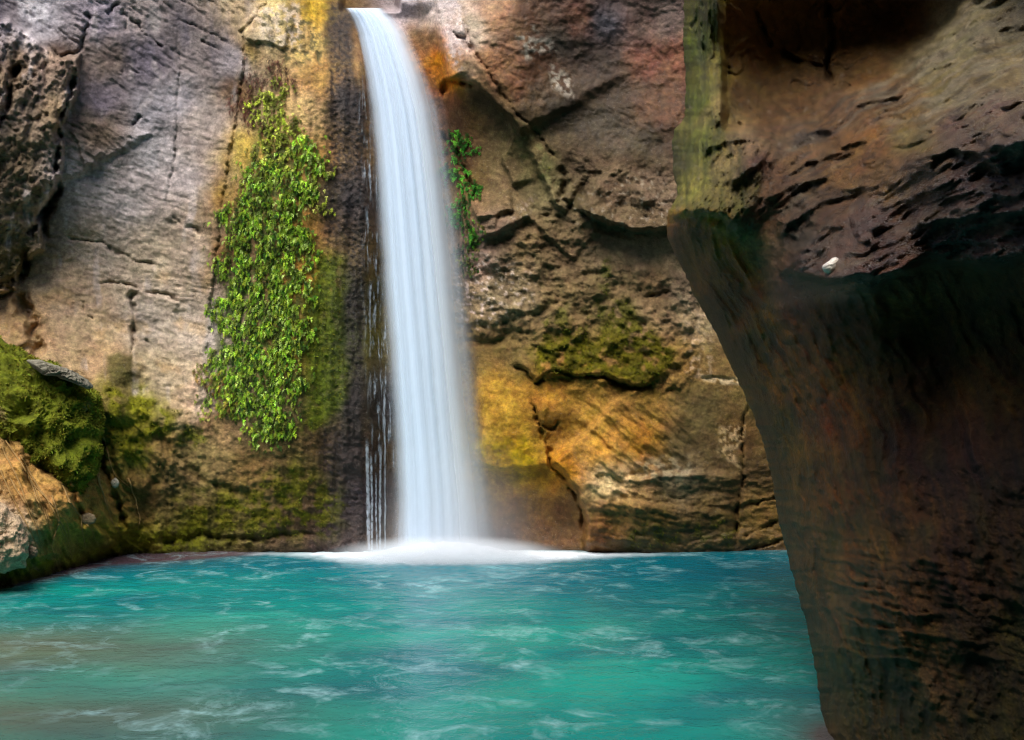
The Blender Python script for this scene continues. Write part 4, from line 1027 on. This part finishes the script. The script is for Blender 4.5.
fern('hanging_fern', 'long bright green curtain of ferns down the middle of the ochre tufa',
     [(262, 165), (300, 160), (312, 185), (306, 215), (300, 260), (302, 300), (306, 340), (300, 375), (292, 410), (272, 444), (256, 440), (240, 415), (214, 395), (212, 372), (216, 340), (219, 300), (226, 250), (230, 210), (245, 190)], 5000, G1, 401, holes=.05, leafy=.021, size=.08)
fern('hanging_fern', 'olive yellow tuft of small leaves at the top of the fern curtain',
     [(256, 88), (276, 84), (288, 100), (296, 120), (300, 145), (296, 165), (268, 168), (262, 140), (252, 110)], 620, G2, 402, size=.06, leafy=.022)
fern('hanging_fern', 'small fresh green sprig jutting towards the dark wet strip of tufa',
     [(300, 145), (322, 142), (328, 158), (318, 172), (300, 168)], 200, G1, 403)
fern('hanging_fern', 'thin trail of pale leaves down the edge of the dark wet strip',
     [(312, 170), (324, 172), (328, 200), (322, 216), (312, 200)], 110, G2, 404, size=.06, leafy=.02, holes=.1)
fern('hanging_fern', 'narrow green tuft on an orange streak right of the fern curtain',
     [(302, 235), (314, 232), (314, 280), (306, 300), (300, 270)], 160, G1, 405, size=.07)
fern('hanging_fern', 'browning fern clump at the lower left of the fern curtain',
     [(202, 368), (214, 364), (222, 385), (236, 405), (232, 420), (212, 402), (203, 385)], 190, BR + G2, 406, size=.07)
fern('hanging_fern', 'dark green fern clump hanging just right of the waterfall',
     [(448, 137), (458, 135), (464, 150), (468, 175), (475, 200), (474, 225), (466, 240), (458, 215), (453, 180), (447, 160)], 420, G3, 407, size=.07, leafy=.026, holes=-.1)
fern('hanging_fern', 'dark straggling fern below the clump beside the waterfall',
     [(462, 235), (474, 228), (478, 262), (470, 275), (464, 258)], 110, [(45, 75, 25), (60, 90, 30), (90, 90, 30)], 408, size=.06)
fern('hanging_fern', 'reddish brown withered creeper above the olive tuft',
     [(240, 80), (262, 72), (284, 64), (290, 85), (262, 92), (252, 130), (242, 128), (236, 110)], 330, [(95, 55, 50), (110, 65, 50), (80, 45, 45)], 409, size=.07, leafy=.012, holes=-.1)

# thin dry roots trailing down the bank
def root_strand(path, seed):
    path = np.array(path, float); n = 60; tt = np.linspace(0, 1, n); tp = np.linspace(0, 1, len(path))
    u = np.interp(tt, tp, path[:, 0]) + 1.6 * fbm(tt * 5, tt * 0, 3, seed); v = np.interp(tt, tp, path[:, 1])
    c = np.array([wall_at(a, b)[0] for a, b in zip(u, v)]); Y = c[:, 1].copy()
    for _ in range(3): Y[1:-1] = np.minimum(Y[1:-1], (Y[:-2] + Y[2:]) / 2)
    Y = Y - .02
    c = topoint(u, v, Y); w = .011 * (1.15 - tt) * (1 + .3 * fbm(tt * 12, tt * 0, 2, seed)); k = 6
    a = np.linspace(0, 2 * math.pi, k, endpoint=False)
    P = c[:, None, :] + w[:, None, None] * np.stack([np.cos(a), np.sin(a), 0 * a], -1)[None]
    idx = np.arange(n * k).reshape(n, k); idx = np.concatenate([idx, idx[:, :1]], 1)
    f = np.stack([idx[:-1, :-1], idx[1:, :-1], idx[1:, 1:], idx[:-1, 1:]], -1).reshape(-1, 4)
    C = np.ones((n * k, 3)) * lin((170, 138, 88)) * (1 + .3 * fbm(np.arange(n * k) / 9, np.zeros(n * k), 2, seed))[:, None]
    tag(mesh_obj('hanging_root', P.reshape(-1, 3), f, TWIG, None, {'Col': C}), 'thin tan root trailing down the left bank towards the water', 'root', 'roots trailing down the left bank')
for i, pth in enumerate([[(2, 446), (18, 480), (34, 520), (52, 548)], [(6, 440), (28, 475), (44, 505), (58, 540)], [(26, 470), (38, 500), (50, 525), (60, 565)], [(30, 480), (48, 500), (62, 530), (68, 550)],
                         [(92, 425), (96, 468), (104, 495), (120, 532)], [(102, 430), (108, 455), (115, 475), (134, 492)], [(96, 470), (106, 505), (112, 522), (121, 536)], [(68, 500), (80, 515), (84, 540), (86, 548)],
                         [(62, 485), (76, 512), (90, 528), (100, 548)], [(0, 470), (14, 500), (30, 530), (42, 560)], [(10, 478), (26, 505), (40, 540), (48, 560)], [(52, 495), (60, 520), (70, 545), (72, 560)],
                         [(128, 478), (136, 500), (140, 520), (138, 530)], [(60, 520), (52, 545), (58, 568)], [(20, 455), (40, 490), (66, 520), (74, 552)]]):
    root_strand(pth, 600 + i)

# moss: short tufts on the boulder and wherever moss grows on the cliff
def moss_tufts(name, label, base, nrm, cols, seed, size=.022):
    r = np.random.default_rng(seed); n = len(base)
    t1 = r.normal(0, 1, (n, 3)); t1 -= (t1 * nrm).sum(1, keepdims=True) * nrm; t1 /= np.linalg.norm(t1, axis=1, keepdims=True) + 1e-9
    s = size * r.uniform(.5, 1.4, (n, 1)); up = nrm + r.normal(0, .45, (n, 3)) + np.array([0, 0, -.25])
    up /= np.linalg.norm(up, axis=1, keepdims=True)
    P = np.stack([base - t1 * s * .28 - nrm * .004, base + t1 * s * .28 - nrm * .004, base + up * s + t1 * s * .1, base + up * s * .95 - t1 * s * .12], 1)
    c = lin(cols)[None] * r.uniform(.45, 1.9, (n, 1)) * np.array([1, 1, 1]) * (1 + r.normal(0, .12, (n, 3)))
    mesh = mesh_obj(name, P.reshape(-1, 3), np.arange(n * 4).reshape(n, 4), TWIG, None, {'Col': np.clip(np.repeat(c, 4, 0), .003, .6)}, smooth=False)
    tag(mesh, label, 'moss', kind='stuff')
a_ = PW[1:-1, 2:] - PW[1:-1, :-2]; b_ = PW[2:, 1:-1] - PW[:-2, 1:-1]
nw = np.cross(b_, a_); nw /= np.linalg.norm(nw, axis=-1, keepdims=True) + 1e-9; nw *= -np.sign(nw[..., 1:2] + 1e-9)
mk = (MOSS[1:-1, 1:-1] > .45) & (np.random.default_rng(5).random(MOSS[1:-1, 1:-1].shape) < .32) & (vs[1:-1, None] < 560)
moss_tufts('moss', 'short olive moss growing on the damp ledges and streaks of the cliff', PW[1:-1, 1:-1][mk], nw[mk], (100, 102, 26), 701)
Q = BP; a_ = np.roll(Q, -1, 1) - np.roll(Q, 1, 1); b_ = np.zeros_like(Q); b_[1:-1] = Q[2:] - Q[:-2]
nb = np.cross(a_, b_); nb /= np.linalg.norm(nb, axis=-1, keepdims=True) + 1e-9
cb = Q.reshape(-1, 3).mean(0); nb *= np.sign(((Q - cb) * nb).sum(-1, keepdims=True) + 1e-9)
front = np.arange(Q.shape[0])[:, None] + 0 * np.arange(Q.shape[1])[None]
w_ = np.clip(np.sin(np.minimum(front, 149) / 149 * math.pi / 2), 0, 1)
mk = (front > 8) & (front < 170) & (np.random.default_rng(6).random(front.shape) < .42 * w_) & (fbm(Q[..., 0] * 4, Q[..., 2] * 4, 3, 709) > -.1)
moss_tufts('moss', 'bright green cushion moss covering the big boulder', Q[mk], nb[mk], (106, 110, 32), 702, .03)
# ================================================================== unseen gorge wall round behind the viewer, added to shade the near rock
def gorge():
    path = np.array([(-9.5, 8), (-8.5, 3), (-7, -3), (-2, -6), (4, -6), (8, -2), (8.5, 3)], float)
    n = 260; tt = np.linspace(0, 1, n); tp = np.linspace(0, 1, len(path))
    x = np.interp(tt, tp, path[:, 0]); y = np.interp(tt, tp, path[:, 1]); z = np.linspace(0, 1, 220)
    T, Z = np.meshgrid(tt * 40, z)
    top = np.interp(tt, [0, .2, .34, .5, .7, .8, 1], [8, 10, 15, 20, 21, 17, 10])  # height set to shade the near rock and leave the far cliff lit
    Z = -1 + Z * (top[None, :] + 1)
    d = .8 * fbm(T / 5, Z / 4, 5, 501) + .4 * ridged(T / 9, Z / 1.5, 4, 503)
    nx, ny = -x, -(y - 2); l = np.hypot(nx, ny); nx /= l; ny /= l
    P = np.stack([x + nx * d, y + ny * d, Z + 0 * T], -1)
    C = np.ones(P.shape) * lin((110, 95, 75)) * (1 + .5 * fbm(T / 3, Z / 3, 5, 505))[..., None]
    tag(mesh_obj('gorge_shade_wall', P.reshape(-1, 3), grid_faces(*T.shape).reshape(-1, 4), ROCK, None, {'Col': C.reshape(-1, 3), 'wet': np.full(T.size, .2), 'rug': np.full(T.size, .5), 'moss': np.zeros(T.size)}),
        'unseen brown gorge wall round behind the viewer, raised to shade the near rock', 'cliff', kind='structure')
gorge()
# ================================================================== camera, light, sky
cam = bpy.data.cameras.new('camera'); co = bpy.data.objects.new('camera', cam); COL.objects.link(co)
cam.sensor_width = 36; cam.lens = F / 1024 * 36; cam.clip_end = 500; cam.clip_start = .05
co.location = (0, 0, CAMZ); co.rotation_euler = (math.radians(90), 0, 0)
SC.camera = co
SUN_EL, SUN_AZ = math.radians(58), math.radians(198)      # azimuth clockwise from +Y: behind the camera, to the left
w = bpy.data.worlds.new('World'); SC.world = w; w.use_nodes = True
nt = w.node_tree; sky = nt.nodes.new('ShaderNodeTexSky'); sky.sky_type = 'NISHITA'; sky.sun_disc = False
sky.sun_elevation = SUN_EL; sky.sun_rotation = SUN_AZ; sky.air_density = 1.0; sky.dust_density = 2.0
bg = nt.nodes['Background']; bg.inputs[1].default_value = .15
nt.links.new(sky.outputs[0], bg.inputs[0])
sl = bpy.data.lights.new('sun', 'SUN'); so = bpy.data.objects.new('sun', sl); COL.objects.link(so)
sl.energy = 3.4; sl.angle = math.radians(42); sl.color = (1, .95, .88)
d = Vector((math.sin(SUN_AZ) * math.cos(SUN_EL), math.cos(SUN_AZ) * math.cos(SUN_EL), math.sin(SUN_EL)))
so.rotation_euler = d.to_track_quat('Z', 'Y').to_euler()
SC.view_settings.view_transform = 'Standard'; SC.view_settings.look = 'None'; SC.view_settings.exposure = 0.85; SC.view_settings.gamma = 1.0
SC.cycles.max_bounces = 6; SC.cycles.diffuse_bounces = 3; SC.cycles.glossy_bounces = 3; SC.cycles.transparent_max_bounces = 24
SC.cycles.volume_bounces = 4
SC.cycles.use_denoising = True; SC.cycles.denoising_prefilter = 'FAST'; SC.cycles.filter_width = 1.1
try: SC.cycles.denoiser = 'OPENIMAGEDENOISE'
except Exception: pass
